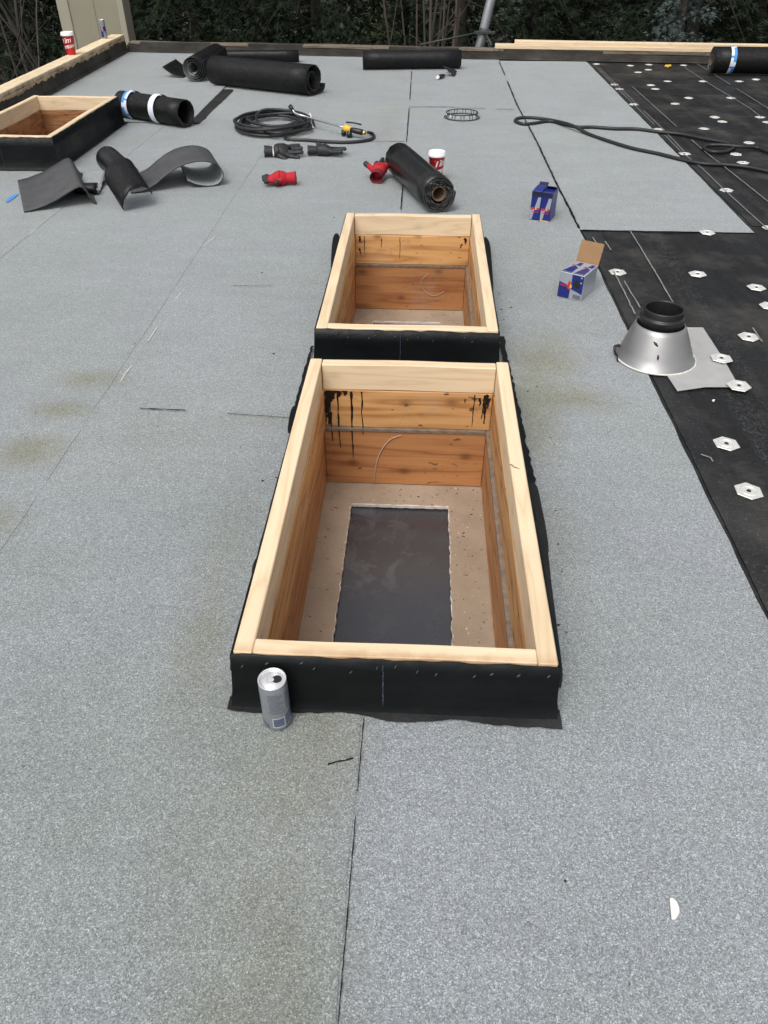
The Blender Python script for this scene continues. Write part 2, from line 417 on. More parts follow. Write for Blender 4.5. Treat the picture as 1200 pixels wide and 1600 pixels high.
def tube(bm, pts, r, seg=8, mat=0, caps=True):
    pts = [Vector(p) for p in pts]; rings = []
    rr = r if isinstance(r, (list, tuple)) else [r]*len(pts)
    up = None
    for i, p in enumerate(pts):
        d = (pts[min(i+1, len(pts)-1)]-pts[max(i-1, 0)])
        if d.length < 1e-9: d = Vector((0, 0, 1))
        d.normalize()
        if up is None: up = d.orthogonal().normalized()
        up = (up-d*up.dot(d))
        up = up.normalized() if up.length > 1e-6 else d.orthogonal().normalized()
        s = d.cross(up)
        rings.append([bm.verts.new(p+(up*math.cos(2*math.pi*k/seg)+s*math.sin(2*math.pi*k/seg))*rr[i]) for k in range(seg)])
    for a, b in zip(rings, rings[1:]):
        for k in range(seg):
            f = bm.faces.new((a[k], a[(k+1) % seg], b[(k+1) % seg], b[k])); f.material_index = mat; f.smooth = True
    if caps:
        for R_, rev in ((rings[0], True), (rings[-1], False)):
            try:
                f = bm.faces.new(R_[::-1] if rev else R_); f.material_index = mat
            except ValueError: pass
def tube_obj(name, pts, r, mat, parent=None, seg=8):
    bm = bmesh.new(); tube(bm, pts, r, seg); bmesh.ops.recalc_face_normals(bm, faces=bm.faces)
    return obj_from_bm(name, bm, mat, parent)
def text_mesh(body, size, shear=0.0, weight=0.0):
    cu = bpy.data.curves.new('lettering', 'FONT'); cu.body = body; cu.size = size; cu.shear = shear; cu.offset = weight
    cu.align_x = 'CENTER'; cu.align_y = 'CENTER'; cu.resolution_u = 3
    o = bpy.data.objects.new('lettering', cu); col.objects.link(o)
    dg = bpy.context.evaluated_depsgraph_get(); dg.update()
    me = o.evaluated_get(dg).to_mesh()
    V = [v.co.copy() for v in me.vertices]; Fs = [tuple(p.vertices) for p in me.polygons]
    o.evaluated_get(dg).to_mesh_clear()
    bpy.data.objects.remove(o); bpy.data.curves.remove(cu)
    return V, Fs

# ================================================================ SETTING
ROOF_X0, ROOF_X1, ROOF_Y0, ROOF_Y1 = -3.62, 6.5, -3.0, 9.42
def par_x(y): return -3.40-.0514*(y-6.64)           # inner face of the left parapet
def par_y(x): return 9.19-.070*(x+3.5)              # inner face of the back parapet
W = .648
CURBS = [  # x, y (near edge middle), length, height above the roof, rotation
    dict(x=0.0, y=0.0, L=1.257, H=.16, rot=0.0),
    dict(x=-.013, y=1.492, L=1.294, H=.16, rot=.002),
    dict(x=-2.645, y=4.06, L=1.315, H=.20, rot=.012)]
def cut_holes(bm, m=.012):
    for c in CURBS:
        x0, x1, y0, y1 = c['x']-W/2+m, c['x']+W/2-m, c['y']+m, c['y']+c['L']-m
        bx = [v.co for v in bm.verts]
        if not bx or min(v.x for v in bx) > x1 or max(v.x for v in bx) < x0 or min(v.y for v in bx) > y1 or max(v.y for v in bx) < y0: continue
        for co, no in (((x0, 0, 0), (1, 0, 0)), ((x1, 0, 0), (1, 0, 0)), ((0, y0, 0), (0, 1, 0)), ((0, y1, 0), (0, 1, 0))):
            bmesh.ops.bisect_plane(bm, geom=bm.verts[:]+bm.edges[:]+bm.faces[:], plane_co=co, plane_no=no, dist=1e-5)
        kill = [f for f in bm.faces if x0 < f.calc_center_median().x < x1 and y0 < f.calc_center_median().y < y1]
        bmesh.ops.delete(bm, geom=kill, context='FACES')

bm = bmesh.new()
v4 = [bm.verts.new(p) for p in ((ROOF_X0, ROOF_Y0, -.009), (ROOF_X1, ROOF_Y0, -.009), (ROOF_X1, ROOF_Y1, -.009), (ROOF_X0, ROOF_Y1, -.009))]
bm.faces.new(v4); cut_holes(bm)
r_ = bmesh.ops.extrude_face_region(bm, geom=bm.faces[:])
for v in [g for g in r_['geom'] if isinstance(g, bmesh.types.BMVert)]: v.co.z -= .03
bmesh.ops.recalc_face_normals(bm, faces=bm.faces)
roof = struct(obj_from_bm('roof', bm, 'base'))

def sheet(name, x0, x1, y0, y1, z, mat, thick=.0042, tint=(1, 1, 1), lap_r=0.0, lap_f=0.0, jit=.002, seed=0, wave=.0012, step=.07, parent=None, edge='granule'):
    """one laid sheet; x0/x1 are (near, far) pairs; lap_r / lap_f lift the right / far edge over its neighbour"""
    rnd = random.Random(seed); bm = bmesh.new()
    nx = max(2, int((x1[0]-x0[0])/step)); ny = max(2, int((y1-y0)/step))
    jl = [rnd.uniform(-jit, jit) for _ in range(ny+1)]; jr = [rnd.uniform(-jit, jit) for _ in range(ny+1)]
    jn = [rnd.uniform(-jit, jit) for _ in range(nx+1)]; jf = [rnd.uniform(-jit, jit) for _ in range(nx+1)]
    grid = []
    for j in range(ny+1):
        t = j/ny; a, b = x0[0]+(x0[1]-x0[0])*t, x1[0]+(x1[1]-x1[0])*t; row = []
        for i in range(nx+1):
            s = i/nx; x = a+(b-a)*s; y = y0+(y1-y0)*t
            if i == 0: x += jl[j]
            if i == nx: x += jr[j]
            if j == 0: y += jn[i]
            if j == ny: y += jf[i]
            h = z+wave*noise.noise((x*3, y*3, 1.0))
            h += lap_r*max(0, min(1, 1-(b-x)/.16)) + lap_f*max(0, min(1, 1-(y1-y)/.16))
            row.append(bm.verts.new((x, y, h)))
        grid.append(row)
    for j in range(ny):
        for i in range(nx):
            f = bm.faces.new((grid[j][i], grid[j][i+1], grid[j+1][i+1], grid[j+1][i])); f.smooth = True
    rim = [grid[0][i] for i in range(nx+1)]+[grid[j][nx] for j in range(1, ny+1)]+[grid[ny][i] for i in range(nx-1, -1, -1)]+[grid[j][0] for j in range(ny-1, 0, -1)]
    rim = [bm.verts.new(v.co) for v in rim]                      # own vertices, so the top keeps its normals
    low = [bm.verts.new((v.co.x, v.co.y, v.co.z-thick)) for v in rim]
    for k in range(len(rim)):
        k2 = (k+1) % len(rim); f = bm.faces.new((rim[k2], rim[k], low[k], low[k2])); f.material_index = 1
    cut_holes(bm)
    o = obj_from_bm(name, bm, [mat, edge if mat == 'granule' else 'bleed'], roof if parent is None else parent)
    o.color = (*tint, 1)
    return o
def parline(y): return par_x(y)+.0
# cap sheets (1 m strips along the roof, each lapping the next on its right)
sheet('cap_sheet', (-3.02, -3.50), (-2.0, -2.0), -1.6, 9.17, .0002, 'granule', tint=(1.02, 1.02, 1.01), lap_r=.0013, seed=1, thick=.0014)
sheet('cap_sheet', (-2.09, -2.09), (-1.03, -1.08), -1.6, 3.9, 0, 'granule', tint=(.99, 1.0, 1.0), lap_r=.0013, lap_f=.0, seed=2, thick=.0014)
sheet('cap_sheet', (-2.09, -2.10), (-1.08, -1.14), 3.9, 9.10, .0004, 'granule', tint=(1.02, 1.02, 1.02), lap_r=.0013, seed=3, thick=.0014)
YS = [-1.7, .75, 1.14, 2.22, 4.94, 9.02]
TS = [(.965, .985, .975), (1.0, 1.0, 1.0), (1.02, 1.02, 1.02), (.99, 1.0, 1.0), (1.0, 1.0, .99)]
for k in range(5):
    fx = lambda y: -1.03-.012*max(0, y)*.9
    bx = lambda y: -.062-.008*max(0, y)
    y0, y1 = YS[k]-(.08 if k else 0), YS[k+1]
    sheet('cap_sheet', (fx(y0)-.09, fx(y1)-.09), (bx(y0), bx(y1)), y0, y1, 0.0, 'granule', tint=TS[k], lap_r=.0018, lap_f=.0011 if k < 4 else 0, seed=10+k, thick=.0014)
YS = [-1.7, 1.78, 6.14, 8.95]
TS = [(1.03, 1.04, 1.065), (1.0, 1.005, 1.0), (1.01, 1.01, 1.01)]
for k in range(3):
    y0, y1 = YS[k]-(.08 if k else 0), YS[k+1]
    bx = lambda y: -.062-.008*max(0, y)-.09
    ax = lambda y: .893-.026*min(1, max(0, (y+1.7)/3.2))-.003*max(0, y-1.5)
    sheet('cap_sheet', (bx(y0), bx(y1)), (ax(y0), ax(y1)), y0, y1, 0.0, 'granule', tint=TS[k], lap_r=.0015, lap_f=.0014 if k < 2 else 0, seed=20+k, jit=.003, edge='bleed')
sheet('cap_sheet', (.77, .77), (1.772, 1.816), 3.085, 8.80, .0003, 'granule', tint=(1.05, 1.055, 1.05), seed=30, edge='bleed')
# loose sheet partly unrolled by the left curb, with its black selvage edge
ls = sheet('cap_sheet', (-2.78, -2.86), (-1.83, -1.875), 5.45, 7.02, .0085, 'granule', tint=(1.03, 1.03, 1.03), seed=31, wave=.004)
sheet('selvage_strip', (-1.825, -1.87), (-1.74, -1.765), 5.43, 6.86, .0082, 'selvage', seed=32, jit=.006, wave=.004)
# base sheets on the uncovered side
for k, (a, b) in enumerate(((.74, 1.06), (.98, 1.98), (1.90, 2.90), (2.82, 3.80), (3.72, 4.72), (4.64, 5.64), (5.56, 6.45))):
    sheet('base_sheet', (a+.01, a-.01), (b+.01, b), -2.9, 1.02 if k < 2 else 4.4, -.0055+(.0006 if k % 2 else 0), 'base', .003, lap_r=.002, lap_f=.002, seed=40+k, jit=.004, wave=.001)
    if k < 2: sheet('base_sheet', (a, a), (b, b), .94, 4.4, -.0055, 'base', .003, lap_r=.002, seed=60+k, jit=.004, wave=.001)
    sheet('base_sheet', (a, a+.02), (b, b+.02), 4.32, 8.95-.07*(b-1), -.0052, 'base', .003, lap_r=.002, seed=80+k, jit=.004, wave=.001)
# bitumen squeezed out of the laps
def ribbon(name, pts, w0, w1, mat, z=.004, seed=0, gap=0.0, parent=None, step=.03):
    rnd = random.Random(seed); bm = bmesh.new(); prev = None
    P = [Vector(p) for p in pts]; Q = []
    for a, b in zip(P, P[1:]):
        n = max(1, int((b-a).length/step))
        Q += [a+(b-a)*(i/n) for i in range(n)]
    Q.append(P[-1])
    on = True; left = 0
    for i, p in enumerate(Q):
        d = (Q[min(i+1, len(Q)-1)]-Q[max(0, i-1)]); d.z = 0; d.normalize(); s = Vector((d.y, -d.x, 0))
        left -= 1
        if left <= 0:
            on = rnd.random() > gap; left = rnd.randint(3, 14)
        wa, wb = rnd.uniform(w0, w1)*.5, rnd.uniform(w0, w1)*.5
        c = p+s*rnd.uniform(-1, 1)*w0*.3
        cur = (bm.verts.new((*(c-s*wa).xy, p.z+z)), bm.verts.new((*(c+s*wb).xy, p.z+z)))
        if prev and on: bm.faces.new((prev[0], prev[1], cur[1], cur[0]))
        prev = cur
    bmesh.ops.recalc_face_normals(bm, faces=bm.faces)
    for f in bm.faces:
        if f.normal.z < 0: f.normal_flip()
    o = obj_from_bm(name, bm, mat, roof if parent is None else parent); return o
V2 = lambda x, y: Vector((x, y, 0))
ribbon('seam_bleed', [G(905, 358), G(868, 285), G(840, 225), G(808, 165), G(780, 97)], .006, .017, 'bleed', .0052, 1, .05)
ribbon('seam_bleed', [V2(-.0605, -1.6), V2(-.0605, -.03)], .0006, .0030, 'bleed', .0048, 5, .12, step=.012)
ribbon('seam_bleed', [V2(-.088, 2.82), V2(-.095, 4.3), V2(-.108, 6.1), V2(-.131, 8.9)], .003, .010, 'bleed', .0058, 4, .35)
ribbon('seam_bleed', [G(640, 168), G(700, 168), G(730, 170), G(803, 172)], .004, .016, 'bleed', .0062, 5, .15)
ribbon('seam_bleed', [G(560, 222), G(632, 222)], .004, .012, 'bleed', .0062, 6, .2)
ribbon('seam_bleed', [G(218, 640), G(290, 643)], .002, .009, 'bleed', .0062, 7, .1, step=.012)
ribbon('seam_bleed', [G(300, 644), G(452, 655)], .001, .004, 'bleed', .0062, 8, .6, step=.015)
ribbon('seam_bleed', [G(225, 757), G(300, 760), G(425, 766)], .001, .003, 'bleed', .0062, 9, .6, step=.015)
ribbon('seam_bleed', [G(290, 449), G(480, 447)], .001, .004, 'bleed', .0062, 10, .7, step=.015)
ribbon('seam_bleed', [G(905, 359), G(1040, 363), G(1176, 361)], .004, .016, 'bleed', .0004, 11, .1)
ribbon('seam_bleed', [G(512, 1196), G(552, 1187)], .0015, .004, 'bleed', .0052, 13, .0, step=.008)
# chalk lines on the base sheets
CH = [([(933, 107), (981, 155), (1026, 199), (1063, 237), (1097, 264), (1132, 298), (1200, 360)], .3), ([(937, 107), (986, 155), (1033, 200), (1068, 237)], .25),
      ([(988, 136), (1070, 210), (1104, 240), (1135, 264), (1200, 316)], .35), ([(1068, 105), (1104, 129), (1169, 168), (1190, 184)], .15), ([(1089, 100), (1200, 170)], .2),
      ([(925, 372), (936, 385), (965, 437), (992, 492)], .35), ([(985, 362), (1020, 420), (1062, 492)], .3), ([(945, 378), (955, 392)], .0), ([(1140, 460), (1190, 535)], .4), ([(975, 440), (1003, 487)], .5)]
for k, (pp, gp) in enumerate(CH):
    ribbon('chalk_line', [G(*p) for p in pp], .004, .008, 'chalk', .0042, 100+k, gp*.4)
ribbon('chalk_line', [G(1095, 711), G(1110, 716), G(1114, 722)], .004, .008, 'chalk', .003, 130)
sheet('selvage_strip', (.90, .875), (1.0, .965), -1.5, 3.05, -.0018, 'selvage', .003, seed=131, jit=.0015, wave=.0006, step=.04)
sheet('selvage_strip', (1.80, 1.80), (1.88, 1.90), 3.2, 8.75, -.0018, 'selvage', .003, seed=132, jit=.0015, wave=.0006, step=.06)
# pale scuffs along the faint left seam
for k, pp in enumerate(([(188, 598), (196, 585), (206, 572)], [(231, 534), (246, 512)], [(275, 468), (283, 458)], [(318, 385), (335, 372)], [(46, 368), (58, 358)])):
    ribbon('granule_ridge', [G(*p) for p in pp], .002, .004, 'gypsum', .0035, 140+k, 0, step=.02)

# walls of the building below, ground, far floor
bm = bmesh.new()
for lo, hi in (((ROOF_X0+.05, ROOF_Y0+.05, -3.4), (ROOF_X0+.25, ROOF_Y1-.05, -.042)), ((ROOF_X1-.25, ROOF_Y0+.05, -3.4), (ROOF_X1-.05, ROOF_Y1-.05, -.042)),
               ((ROOF_X0+.25, ROOF_Y0+.05, -3.4), (ROOF_X1-.25, ROOF_Y0+.25, -.042)), ((ROOF_X0+.25, ROOF_Y1-.25, -3.4), (ROOF_X1-.25, ROOF_Y1-.05, -.042))):
    bm_box(bm, lo, hi)
bmesh.ops.recalc_face_normals(bm, faces=bm.faces)
struct(obj_from_bm('building_wall', bm, 'wall'))
bm = bmesh.new(); n = 40
gv = [[bm.verts.new(((i/n-.5)*500, (j/n-.5)*500+60, -3.4+.25*noise.noise((i*.9, j*.9, 3)))) for i in range(n+1)] for j in range(n+1)]
for j in range(n):
    for i in range(n): bm.faces.new((gv[j][i], gv[j][i+1], gv[j+1][i+1], gv[j+1][i])).smooth = True
struct(obj_from_bm('ground', bm, 'soil'))

# ================================================================ SKYLIGHT CURBS
def ragged(name, pts_a, pts_b, mat, parent, z0=0.0, thick=.004):
    """flat torched strip between two outlines"""
    bm = bmesh.new()
    A = [bm.verts.new(p) for p in pts_a]; Bq = [bm.verts.new(p) for p in pts_b]
    for i in range(len(A)-1): bm.faces.new((A[i], A[i+1], Bq[i+1], Bq[i]))
    bmesh.ops.recalc_face_normals(bm, faces=bm.faces)
    r = bmesh.ops.extrude_face_region(bm, geom=bm.faces[:])
    for v in [g for g in r['geom'] if isinstance(g, bmesh.types.BMVert)]: v.co.z += thick
    bmesh.ops.recalc_face_normals(bm, faces=bm.faces)
    return obj_from_bm(name, bm, mat, parent)
def curb(c, label, idx):
    L, H = c['L'], c['H']; rnd = random.Random(77+idx)
    t = thing('skylight_curb', label, 'skylight curb', (c['x'], c['y'], 0), c['rot'], 'skylight curbs on the roof')
    h = W/2; T = .039; rb = H-.094                       # rail thickness, underside of the new rails
    m_old, m_oldx = ('old', 'oldx') if idx < 2 else ('stainedy', 'stained')
    beam('side_rail', (-h, 0, rb), (-h+T, L, H), 'newend' if idx == 0 else 'new', t, 1, 3+idx)
    beam('side_rail', (h-T, 0, rb), (h, L, H+.001), 'newend' if idx == 0 else 'new', t, 1, 5+idx)
    beam('end_rail', (-h+T+.001, .0015, rb), (h-T-.001, T, H-.001), 'newscorch' if idx == 0 else 'newx', t, 0, 7+idx)
    beam('end_rail', (-h+T+.001, L-T, rb), (h-T-.001, L-.0015, H-.001), 'newx', t, 0, 9+idx)
    # old curb boards, then the joists below the deck
    u0 = -.077; low = -.312
    box('old_board', (-h+.002, .002, u0), (-h+T+.003, L-.002, rb-.001), m_old, t)
    box('old_board', (h-T-.002, .002, u0), (h-.002, L-.002, rb-.001), m_old, t)
    box('old_board', (-h+T+.004, .004, u0), (h-T-.003, T+.002, rb-.0012), m_oldx, t)
    box('old_board', (-h+T+.004, L-T-.003, u0), (h-T-.003, L-.004, rb-.0012), m_oldx, t)
    xl, xr = -h+T-.003, h-T-.012
    lm, lmx = ('oldlowy', 'oldlow') if idx < 2 else ('stainedy', 'stained')
    box('joist', (-h+.002, .002, low), (xl, L-.002, u0-.011), lm, t)
    box('joist', (xr, .002, low), (h-.002, L-.002, u0-.011), lm, t)
    box('joist', (xl+.001, .002, low), (xr-.001, T+.010, u0-.0115), lmx, t)
    box('joist', (xl+.001, L-T-.012, low), (xr-.001, L-.002, u0-.0115), lmx, t)
    # splintered deck edge showing as a grey ledge between the two
    bm = bmesh.new()
    for (lo, hi, ax) in (((-h+.004, .006, 0), (xl+.003, L-.006, 0), 1), ((xr-.003, .006, 0), (h-.004, L-.006, 0), 1), ((xl, L-T-.015, 0), (xr, L-.006, 0), 0), ((xl, .006, 0), (xr, T+.013, 0), 0)):
        bm_box(bm, (lo[0], lo[1], u0-.0105), (hi[0], hi[1], u0-.0005))
    bmesh.ops.recalc_face_normals(bm, faces=bm.faces)
    obj_from_bm('deck_edge', bm, plain('deck_edge_%d' % idx, (.18, .135, .10), .9, var=.7, scale=45, bump=.8, bscale=90), t)
    # ceiling board closing the shaft, with a rectangular cut-out over black plastic
    hx0, hx1, hy0, hy1 = -.188, .153, .16, 1.097
    hy1 = min(hy1, L-.17)
    bm = bmesh.new(); zt = -.314; th = .013
    rr = random.Random(5+idx)
    xs = [-h+.01, hx0, hx1, h-.01]; ys = [.01, hy0, hy1, L-.01]
    top, bot = {}, {}
    def edgepts(a, b, n, amp):
        return [(a[0]+(b[0]-a[0])*i/n+(rr.uniform(-amp, amp) if 0 < i < n else 0), a[1]+(b[1]-a[1])*i/n+(rr.uniform(-amp, amp) if 0 < i < n else 0)) for i in range(n)]
    inner = edgepts((hx0, hy0), (hx1, hy0), 30, .0015)+edgepts((hx1, hy0), (hx1, hy1), 80, .0028)+edgepts((hx1, hy1), (hx0, hy1), 30, .0015)+edgepts((hx0, hy1), (hx0, hy0), 80, .0024)
    outer = []
    for (x, y) in inner:
        cx, cy = (hx0+hx1)/2, (hy0+hy1)/2
        dx, dy = x-cx, y-cy
        k = min((((h-.01)-cx) if dx > 0 else ((h-.01)+cx))/max(abs(dx), 1e-6), ((L-.01-cy) if dy > 0 else (cy-.01))/max(abs(dy), 1e-6))
        outer.append((cx+dx*k, cy+dy*k))
    cx, cy = (hx0+hx1)/2, (hy0+hy1)/2
    lip = [(x+math.copysign(.0035*rr.random(), x-cx)*(abs(x-cx) > .15), y+math.copysign(.0035*rr.random(), y-cy)*(abs(y-cy) > .4)) for x, y in inner]
    Lt = [bm.verts.new((x, y, zt)) for x, y in lip]; It = [bm.verts.new((x, y, zt-.002)) for x, y in inner]; Ot = [bm.verts.new((x, y, zt)) for x, y in outer]; Ib = [bm.verts.new((x, y, zt-th)) for x, y in inner]
    n = len(It)
    for i in range(n):
        j = (i+1) % n
        bm.faces.new((Lt[j], Lt[i], Ot[i], Ot[j])); f = bm.faces.new((It[j], It[i], Lt[i], Lt[j])); f.material_index = 1
        f = bm.faces.new((It[i], It[j], Ib[j], Ib[i])); f.material_index = 1
    bmesh.ops.recalc_face_normals(bm, faces=bm.faces)
    obj_from_bm('ceiling_board', bm, ['drywall', 'gypsum'], t)
    bm = bmesh.new(); rq = random.Random(90+idx)
    for k in range(90):
        side = rq.choice('lrrf'); y = rq.uniform(.1, L-.06); x = rq.uniform(hx1+.005, h-.06) if side == 'r' else rq.uniform(-h+.06, hx0-.005) if side == 'l' else rq.uniform(hx0, hx1)
        if side == 'f': y = rq.uniform(hy1+.005, L-.06)
        mm = Matrix.Translation((x, y, zt+.0012)) @ Matrix.Rotation(rq.uniform(0, 3), 4, 'Z') @ Matrix.Diagonal((rq.uniform(.8, 2.6), 1, .6, 1))
        n0 = len(bm.faces); bmesh.ops.create_icosphere(bm, subdivisions=1, radius=rq.uniform(.001, .0026), matrix=mm); bm.faces.ensure_lookup_table()
        mi_ = rq.choice((0, 1, 1, 2))
        for f in bm.faces[n0:]: f.material_index = mi_
    obj_from_bm('sawdust_debris', bm, ['gypsum', 'tar', 'kraft'], t)['kind'] = 'stuff'
    # plastic, pulled into a few creases
    bm = bmesh.new(); nx, ny = 16, 40
    pv = []
    for j in range(ny+1):
        row = []
        for i in range(nx+1):
            x = -h+.02+(2*h-.04)*i/nx; y = .02+(L-.04)*j/ny
            z = zt-th-.007+.003*noise.noise((x*4, y*3, idx))
            yy = (y-(hy1-.05)+.07*x)
            z += -.010*math.exp(-(yy/.02)**2)+.006*math.exp(-((yy+.05)/.03)**2)
            row.append(bm.verts.new((x, y, min(z, zt-th-.001))))
        pv.append(row)
    for j in range(ny):
        for i in range(nx): bm.faces.new((pv[j][i], pv[j][i+1], pv[j+1][i+1], pv[j+1][i])).smooth = True
    obj_from_bm('plastic_sheet', bm, 'poly', t)
    # membrane wrapped up the outside, four pieces
    ht = H-.006; th = .005
    def upstand(a, b, out, seed, flare=0.0):
        """vertical skin from a to b (xy), flaring out to a foot"""
        r = random.Random(seed); bm = bmesh.new(); N = 26; rows = []
        a, b, out = Vector(a), Vector(b), Vector(out)
        for k in range(N+1):
            p = a+(b-a)*(k/N); jz = r.uniform(-.0025, .0025)
            bulge = .0022*noise.noise((k*.35, seed, 1))
            prof = [(0.0005, ht+jz), (.0045, ht+jz), (.006+bulge, ht*.7), (.009+bulge, ht*.35), (.013, .022), (.022, .0085)]
            sx = (2*k/N-1)*flare; rows.append([bm.verts.new((p.x+out.x*o+sx*max(0.0, 1-z/ht)**1.5, p.y+out.y*o, z)) for o, z in prof])
        for r0, r1 in zip(rows, rows[1:]):
            for i in range(len(r0)-1): bm.faces.new((r0[i], r0[i+1], r1[i+1], r1[i])).smooth = True
        bmesh.ops.recalc_face_normals(bm, faces=bm.faces)
        return obj_from_bm('upstand_membrane', bm, 'flash', t)
    e = .014
    fr = upstand((-h-.005, 0), (h+.005, 0), (0, -1), 1+idx*10, .012)
    upstand((-h-.005, L), (h+.005, L), (0, 1), 2+idx*10, .012)
    upstand((-h, -.004), (-h, L+.004), (-1, 0), 3+idx*10)
    upstand((h, -.004), (h, L+.004), (1, 0), 4+idx*10)
    # torched foot strips with wandering edges
    def foot(side, wmin, wmax, seed):
        r = random.Random(seed); N = 60; A, Bp = [], []; ext = .05
        for k in range(N+1):
            s = k/N; wd = wmin+(wmax-wmin)*(.5+.7*noise.noise((s*4.2, seed*1.7, 2)))+r.uniform(-.0015, .0015)
            if side in 'nf':
                x = -h-.024+(2*h+.048)*s; y = .005 if side == 'n' else L-.005; sg = -1 if side == 'n' else 1
                A.append((x, y, .0055)); Bp.append((x, y+sg*wd, .0055))
            else:
                y = -.03+(L+.06)*s; x = -h+.005 if side == 'l' else h-.005; sg = -1 if side == 'l' else 1
                A.append((x, y, .0065)); Bp.append((x+sg*wd, y, .0065))
        return ragged('foot_strip', A, Bp, 'foot', t)
    foot('n', .022, .055, 11+idx); foot('f', .04, .10, 12+idx); foot('l', .014, .024, 13+idx); foot('r', .016, .030, 14+idx)
    # lap joint and staples on the near face
    bm = bmesh.new(); r = random.Random(3+idx)
    for k in range(34):
        z = ht-.012-k*(ht-.03)/34; o = -.0062-.0075*(1-z/ht)
        x = -.022+r.uniform(-.0008, .0008); wv = r.uniform(.0003, .0014)
        bm_box(bm, (x-wv*.7, o-.0004, z-.0012), (x+wv*.7, o+.001, z+.0012))
    bmesh.ops.recalc_face_normals(bm, faces=bm.faces)
    obj_from_bm('lap_joint', bm, 'canlabel', t)['kind'] = 'stuff'
    bm = bmesh.new()
    for k in range(13):
        x = -h+.03+(2*h-.06)*k/12+r.uniform(-.015, .015); z = ht-r.uniform(.012, .035); o = -.0075
        Mx = Matrix.Translation((x, o, z)) @ Matrix.Rotation(r.uniform(-1.3, -.4), 4, 'Y')
        bm_box(bm, (-.0038, -.0012, -.0004), (.0038, .002, .0004), rot=Mx)
    bmesh.ops.recalc_face_normals(bm, faces=bm.faces)
    obj_from_bm('staples', bm, plain('staple_%d' % idx, (.085, .085, .08), .6), t)['kind'] = 'stuff'
    return t
c0 = curb(CURBS[0], 'skylight curb of pale lumber with black drips inside, silver can standing beside it', 0)
c1 = curb(CURBS[1], 'skylight curb of pale lumber between the other long curb and the single black roll', 1)
c2 = curb(CURBS[2], 'skylight curb with dark water-stained boards inside, next to the left parapet', 2)
for px, py, px2, py2 in ((799, 729, 812, 733), (796, 726, 803, 728)):
    pa, pb_ = G(px, py, .161), G(px2, py2, .161)
    tube_obj('split', [pa, (pa+pb_)/2+Vector((0, .002, .0004)), pb_], [.0006, .0016, .0005], 'core', c0, 5)
# tar that ran down the far inside wall
rnd = random.Random(4)
def drips(t, yw, items, name='tar_drip'):
    bm = bmesh.new()
    for (x, z0, z1, w0) in items:
        n = 16; prev = None
        for k in range(n+1):
            s = k/n; z = z0+(z1-z0)*s; wv = w0*(.48-.34*s)*rnd.uniform(.35, 1.5)+.0006; x += rnd.uniform(-.0012, .0012)
            if z < -.078: y = yw-.0105
            else: y = yw
            cur = (bm.verts.new((x-wv, y, z)), bm.verts.new((x+wv, y, z)), bm.verts.new((x, y-.0016, z)))
            if prev:
                bm.faces.new((prev[0], cur[0], cur[2], prev[2])); bm.faces.new((prev[2], cur[2], cur[1], prev[1]))
            prev = cur
    bmesh.ops.recalc_face_normals(bm, faces=bm.faces)
    o = obj_from_bm(name, bm, 'tar', t, True); o['kind'] = 'stuff'; return o
yw = 1.257-.0425
drips(c0, yw, [(-.268, .064, -.02, .018), (-.255, .064, .02, .024), (-.232, .064, .04, .020), (-.275, .03, -.06, .010), (-.21, .064, .05, .012), (-.262, -.02, -.07, .012), (.262, .064, -.05, .012), (.24, .05, .02, .010), (-.235, .062, -.16, .006), (-.19, .062, -.20, .0075), (-.155, .062, -.10, .005), (-.262, .06, -.13, .006), (-.272, .062, -.07, .012), (-.25, .064, .03, .020), (-.215, .064, .045, .016),
               (-.275, .02, -.05, .008), (.222, .062, -.06, .0035), (.255, .06, -.03, .006), (.27, .05, .01, .01), (.19, .045, .03, .004)])
drips(c1, 1.294-.0425, [(-.26, .06, .03, .016), (-.235, .06, -.02, .004), (-.15, .05, .01, .004), (-.265, .0, -.03, .01), (.26, .06, .03, .014), (.245, .03, .01, .01), (-.06, .06, -.05, .002)])
# dried scratch of pale glue on the joist
tube_obj('glue_smear', catmull([(-.115, 1.2035, -.305), (-.11, 1.2035, -.25), (-.095, 1.2035, -.18), (-.06, 1.2035, -.12), (-.02, 1.2035, -.10)], 5), .0022, plain('glue', (.45, .33, .24), .9), c0, 5)
tube_obj('glue_smear', catmull([(.085, 1.2405, -.12), (.05, 1.2405, -.16), (.07, 1.2405, -.21), (.12, 1.2405, -.235), (.17, 1.2405, -.21)], 5), .0016, plain('glue_pale', (.42, .31, .24), .9), c1, 5)
# thick torched patches beside the curbs
def blob(name, pts, mat, parent=None, z=.004, th=.006):
    pts = catmull([(p[0], p[1], 0) for p in pts], 4, True)
    bm = bmesh.new(); vs_ = [bm.verts.new((p[0], p[1], z)) for p in pts]; bm.faces.new(vs_)
    r = bmesh.ops.extrude_face_region(bm, geom=bm.faces[:])
    for v in [g for g in r['geom'] if isinstance(g, bmesh.types.BMVert)]: v.co.z += th
    bmesh.ops.recalc_face_normals(bm, faces=bm.faces)
    return obj_from_bm(name, bm, mat, parent)
def gp(*pp): return [tuple(G(*p).xy) for p in pp]
blob('foot_patch', gp((826, 762), (838, 765), (846, 800), (852, 830), (856, 868), (846, 870), (838, 820)), 'foot', roof, .0075, .005)
blob('foot_patch', gp((842, 870), (854, 866), (861, 920), (871, 1000), (878, 1060), (868, 1060)), 'foot', roof, .0072, .005)
blob('foot_patch', gp((360, 1050), (374, 1000), (392, 915), (395, 890), (402, 876), (410, 884), (400, 960), (386, 1040)), 'foot', roof, .0075, .003)
blob('foot_patch', gp((520, 380), (529, 372), (534, 400), (524, 440), (517, 445)), 'bleed', roof, .0075, .012)
blob('foot_patch', gp((755, 382), (764, 384), (768, 420), (770, 470), (762, 470)), 'bleed', roof, .0075, .012)
